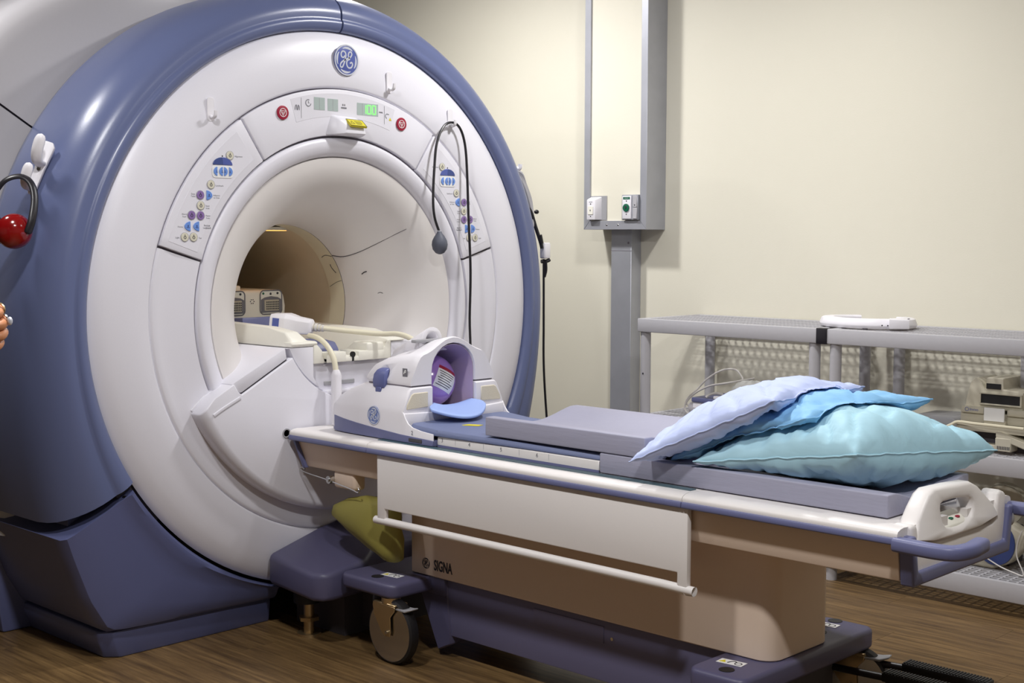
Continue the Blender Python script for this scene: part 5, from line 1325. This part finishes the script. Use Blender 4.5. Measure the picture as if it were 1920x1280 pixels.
# beige docking unit and tray on the middle shelf, right
mc = thing('coil_stand', 'aged beige stepped coil stand with dark slots on the middle shelf at right', 'equipment', (1.58, 1.75, 0.56))
YM = 1.72
obj('stand_base', bev(box(1.462, 1.735, YM, 1.93, 0.655, 0.690), 0.004, 2), 'machine', mc)
obj('lower_step', [bev(prism([(1.468, 0.690), (1.556, 0.690), (1.556, 0.714), (1.470, 0.714)], 'y', YM-0.012, 1.92), 0.004, 2), bev(prism([(1.642, 0.690), (1.735, 0.690), (1.735, 0.712), (1.642, 0.712)], 'y', YM-0.012, 1.92), 0.004, 2)], 'machine', mc)
body = [(1.472, 0.706), (1.480, 0.757), (1.494, 0.806), (1.512, 0.820), (1.532, 0.806), (1.548, 0.778), (1.552, 0.822), (1.616, 0.822), (1.616, 0.782), (1.690, 0.776), (1.690, 0.706)]
bd = obj('stand_body', bev(prism(body, 'y', YM+0.012, 1.90), 0.005, 2, 30), 'machine', mc)
obj('dark_slot', box(1.536, 1.682, YM+0.008, YM+0.02, 0.728, 0.762), 'black', bd)
obj('slot_frame', [bev(box(1.530, 1.688, YM+0.004, YM+0.012, 0.762, 0.768), 0.001, 1), bev(box(1.530, 1.688, YM+0.004, YM+0.012, 0.722, 0.728), 0.001, 1), box(1.530, 1.536, YM+0.004, YM+0.012, 0.728, 0.762), box(1.682, 1.688, YM+0.004, YM+0.012, 0.728, 0.762)], 'machine', bd)
obj('dark_slot', box(1.554, 1.608, YM+0.008, YM+0.02, 0.782, 0.801), 'black', bd)
obj('upright_plate', bev(box(1.622, 1.70, YM+0.14, YM+0.155, 0.70, 0.93), 0.002, 1), 'lgrey', mc)
obj('paper_card', bev(box(1.562, 1.638, YM-0.024, YM-0.018, 0.668, 0.716), 0.001, 1), 'white', mc)
obj('card_clip', bev(box(1.560, 1.640, YM-0.018, YM, 0.656, 0.672), 0.002, 1), 'machine', mc)
obj('stand_print', [on_side(annulus(0.006, 0.0075, 0.0004, 20), 1.492, YM-0.0125, 0.703), on_side(text('Invivo', 0.014, 0.0002), 1.519, YM-0.0125, 0.703)], 'badge', mc)
lt_ = thing('socket_tray', 'low beige tray with open bays under the coil stand on the middle shelf', 'equipment', (1.6, 1.66, 0.56))
obj('tray_top', bev(box(1.478, 1.74, 1.655, 1.93, 0.632, 0.6545), 0.003, 2), 'machine', lt_)
obj('tray_body', [bev(box(1.478, 1.74, 1.70, 1.93, 0.562, 0.6318), 0.003, 1)], 'gap', lt_)
obj('bay_post', bev(box(1.500, 1.522, 1.655, 1.70, 0.590, 0.6318), 0.002, 1), 'machine', lt_)
obj('bay_post', [bev(box(1.632, 1.690, 1.640, 1.70, 0.571, 0.620), 0.003, 1), bev(prism([(1.632, 0.620), (1.690, 0.60), (1.74, 0.585), (1.74, 0.610), (1.65, 0.640), (1.632, 0.640)], 'y', 1.642, 1.70), 0.003, 1)], 'machine', lt_)
obj('bay_shelf', bev(box(1.545, 1.632, 1.650, 1.70, 0.574, 0.590), 0.002, 1), 'machine', lt_)
obj('vent_slits', [box(1.640+i*0.006, 1.643+i*0.006, 1.6392, 1.641, 0.578, 0.590) for i in range(8)], 'ink', lt_)
gt = obj('grey_case', bev(prism([(1.20, 0.5615), (1.44, 0.5615), (1.44, 0.650), (1.42, 0.662), (1.25, 0.655), (1.215, 0.630)], 'y', 1.74, 1.95), 0.008, 2), 'grey')
tag(gt, 'grey plastic case lying behind the pillows on the middle shelf', 'case')
yl = thing('yellowed_lead', 'yellowed cable draped over the low beige tray', 'cable', (1.55, 1.66, 0.6))
obj('lead', tube([(1.40, 1.64, 0.607), (1.43, 1.65, 0.630), (1.462, 1.648, 0.648), (1.49, 1.645, 0.6615), (1.55, 1.640, 0.6615), (1.64, 1.635, 0.6615), (1.74, 1.63, 0.6615)], 0.006, 8, 5), 'band', yl)

# bottom shelf: reel and round blue-faced device
rl = thing('cable_reel', 'round beige reel standing on the bottom shelf behind the table end', 'reel', (1.58, 1.82, 0.24))
dx = Vector((0.25, -0.97, 0.0)).normalized()
obj('reel_body', revolve(Vector((1.565, 1.905, 0.340)), dx, [(0, 0.02), (0, 0.075), (0.012, 0.078), (0.012, 0.062), (0.07, 0.062), (0.07, 0.078), (0.082, 0.075), (0.082, 0.02)], 40), 'machine', rl)
obj('reel_stand', bev(box(1.50, 1.63, 1.80, 1.92, 0.123, 0.262), 0.004, 1), 'gap', rl)
dv = thing('round_device', 'beige device with a round dark blue face and cord on the bottom shelf', 'equipment', (1.6, 1.72, 0.122))
obj('device_body', bev(prism([(1.47, 0.1225), (1.600, 0.1225), (1.66, 0.150), (1.715, 0.215), (1.722, 0.27), (1.66, 0.30), (1.50, 0.285), (1.465, 0.20)], 'y', 1.72, 1.785), 0.012, 3, 25), 'machine', dv)
obj('blue_face', bev(prism([(1.548, 0.168)] + [(1.61+0.074*math.cos(R(a)), 0.222+0.082*math.sin(R(a))) for a in range(-140, 60, 12)] + [(1.56, 0.285)], 'y', 1.712, 1.73), 0.004, 2, 40), 'btnnavy', dv)
wl_ = thing('thin_cord', 'thin white cord hanging over the bottom shelf beside the round device', 'cable', (1.66, 1.69, 0.124))
obj('cord', tube([(1.585, 1.703, 0.165), (1.64, 1.70, 0.142), (1.70, 1.690, 0.130), (1.73, 1.69, 0.130), (1.70, 1.698, 0.19), (1.70, 1.70, 0.24), (1.715, 1.704, 0.285)], 0.0026, 6, 5), 'wcable', wl_)
tk = obj('tape_stack', [cyl((1.43, 1.82, 0.124+i*0.031), (1.43, 1.82, 0.153+i*0.031), 0.06, n=28) for i in range(1)], 'machine')
tag(tk, 'flat round beige tin on the bottom shelf', 'tin')

# ------------------------------------------------------------------ person reaching in at the left edge
def skinned(joints, edges, radii, sub=2):
    me = bpy.data.meshes.new('figure'); me.from_pydata([tuple(j) for j in joints], edges, [])
    o = bpy.data.objects.new('figure', me); C.objects.link(o)
    md = o.modifiers.new('skin', 'SKIN'); o.modifiers.new('sub', 'SUBSURF').levels = sub
    o.modifiers['sub'].render_levels = sub
    for i, r in enumerate(radii): me.skin_vertices[0].data[i].radius = (r, r)
    me.skin_vertices[0].data[0].use_root = True
    dg = bpy.context.evaluated_depsgraph_get()
    out = bpy.data.meshes.new_from_object(o.evaluated_get(dg))
    p = [tuple(v.co) for v in out.vertices], [tuple(q.vertices) for q in out.polygons]
    bpy.data.objects.remove(o); bpy.data.meshes.remove(out)
    return p
PH = Vector((1.305, -1.845, 1.163))
rx_ = Vector((0.721, 0.692, 0.0)); fx_ = Vector((-0.69, 0.72, 0.0)); uz_ = Vector((0, 0, 1))
def H(a, b, c): return PH + rx_*a + fx_*b + uz_*c
B0 = 0.17                                            # the body stands this far beyond the hand
def G(a, b, z): return Vector((PH.x, PH.y, 0)) + rx_*a + fx_*(b+B0) + uz_*z
t = thing('person', 'person standing past the left edge, only ringed knuckles in view', 'person', tuple(G(-0.45, 0, 0)))
W1, W0 = H(-0.115, -0.005, -0.005), H(-0.075, 0, 0.0)
J = [G(-0.46, 0, 0.98), G(-0.46, 0, 1.12), G(-0.46, 0, 1.30), G(-0.45, 0, 1.44), G(-0.44, 0, 1.52), G(-0.425, 0, 1.60), G(-0.430, 0, 1.70),
     G(-0.46, 0.17, 1.40), G(-0.47, 0.21, 1.14), G(-0.40, 0.23, 0.90), G(-0.385, 0.23, 0.82),                  # far arm hangs down
     G(-0.46, -0.17, 1.40), G(-0.43, -0.19, 1.13), W1, W0,                                                    # near arm reaches forward
     G(-0.46, 0.09, 0.90), G(-0.45, 0.10, 0.50), G(-0.47, 0.10, 0.09), G(-0.36, 0.11, 0.035),
     G(-0.46, -0.09, 0.90), G(-0.45, -0.10, 0.50), G(-0.47, -0.10, 0.09), G(-0.36, -0.11, 0.035)]
E_ = [(0,1),(1,2),(2,3),(3,4),(4,5),(5,6),(3,7),(7,8),(8,9),(9,10),(3,11),(11,12),(12,13),(13,14),(0,15),(15,16),(16,17),(17,18),(0,19),(19,20),(20,21),(21,22)]
RR = [0.125, 0.115, 0.130, 0.085, 0.055, 0.088, 0.082, 0.062, 0.044, 0.030, 0.032, 0.062, 0.044, 0.028, 0.031, 0.090, 0.060, 0.040, 0.038, 0.090, 0.060, 0.040, 0.038]
def finger(z, l, r):
    pts = [H(-0.080, 0.0, z*0.7), H(-0.040, 0.004, z), H(-0.008+l, 0.0, z-0.002), H(-0.006+l, -0.026, z-0.010), H(-0.030+l, -0.034, z-0.012)]
    return skinned(pts, [(0, 1), (1, 2), (2, 3), (3, 4)], [r*1.1, r*1.15, r*1.05, r, r*0.9])
far_hand = []
for k in range(4):
    q = -0.024+0.016*k
    far_hand.append(skinned([G(-0.385+q, 0.232, 0.80), G(-0.380+q, 0.228, 0.74), G(-0.382+q, 0.222, 0.705), G(-0.384+q, 0.212, 0.680-0.004*abs(k-1.4))], [(0, 1), (1, 2), (2, 3)], [0.0095, 0.0095, 0.0085, 0.0075]))
far_hand.append(skinned([G(-0.375, 0.228, 0.83), G(-0.345, 0.218, 0.785), G(-0.338, 0.210, 0.745)], [(0, 1), (1, 2)], [0.013, 0.011, 0.009]))
nose = ellipsoid(G(-0.325, 0, 1.645), 0.020, 0.016, 0.022, 12, 8)
ears = [ellipsoid(G(-0.440, q*0.086, 1.645), 0.016, 0.012, 0.028, 10, 8) for q in (-1, 1)]
body = [skinned(J, E_, RR)] + far_hand + [nose] + ears
body += [finger(0.030, -0.006, 0.0098), finger(0.010, 0.0, 0.0102), finger(-0.010, -0.001, 0.0098), finger(-0.029, -0.008, 0.0088)]
body.append(skinned([H(-0.10, -0.01, 0.012), H(-0.062, -0.034, 0.034), H(-0.030, -0.044, 0.024), H(-0.012, -0.044, 0.012)], [(0, 1), (1, 2), (2, 3)], [0.015, 0.0125, 0.011, 0.0095]))
bd_ = obj('body', merge(body), 'skin', t, sharp=80)
obj('shirt', skinned([G(-0.46, 0, 0.80), G(-0.46, 0, 1.10), G(-0.46, 0, 1.30), G(-0.455, 0, 1.43), G(-0.46, 0.17, 1.40), G(-0.467, 0.20, 1.22), G(-0.46, -0.17, 1.40), G(-0.44, -0.185, 1.22)], [(0,1),(1,2),(2,3),(3,4),(4,5),(3,6),(6,7)], [0.185, 0.172, 0.180, 0.118, 0.094, 0.084, 0.094, 0.084]), 'scrubs', t, sharp=80)
obj('trousers', skinned([G(-0.46, 0, 1.06), G(-0.46, 0.095, 0.86), G(-0.45, 0.10, 0.50), G(-0.465, 0.10, 0.10), G(-0.46, -0.095, 0.86), G(-0.45, -0.10, 0.50), G(-0.465, -0.10, 0.10)], [(0,1),(1,2),(2,3),(0,4),(4,5),(5,6)], [0.165, 0.125, 0.090, 0.072, 0.125, 0.090, 0.072]), 'scrubs', t, sharp=80)
for q in (-1, 1):
    obj('shoe', skinned([G(-0.50, q*0.10, 0.048), G(-0.42, q*0.105, 0.045), G(-0.30, q*0.112, 0.036)], [(0, 1), (1, 2)], [0.048, 0.046, 0.036]), 'blackp', t, sharp=80)
    obj('eye', ellipsoid(G(-0.350, q*0.032, 1.672), 0.010, 0.010, 0.006, 10, 6), 'ink', bd_)
obj('mouth', ellipsoid(G(-0.346, 0, 1.600), 0.010, 0.012, 0.005, 10, 6), 'stopred', bd_)
hv, hf = ellipsoid(G(-0.452, 0, 1.700), 0.108, 0.104, 0.098, 24, 16)
obj('hair', (hv, hf), 'hair', t, sharp=80)
obj('ring', tube([H(-0.003+0.0132*math.cos(R(a))-0.008, -0.014, 0.010+0.0125*math.sin(R(a))) for a in range(0, 361, 30)], 0.0022, 6, 0), 'chrome', bd_)
obj('ring_stone', ellipsoid(H(0.006, -0.014, 0.008), 0.005, 0.005, 0.008, 10, 8), 'silver', bd_)
obj('ring', tube([H(-0.0165+0.0125*math.cos(R(a)), -0.012, 0.029+0.012*math.sin(R(a))) for a in range(0, 361, 30)], 0.0022, 6, 0), 'brass', bd_)
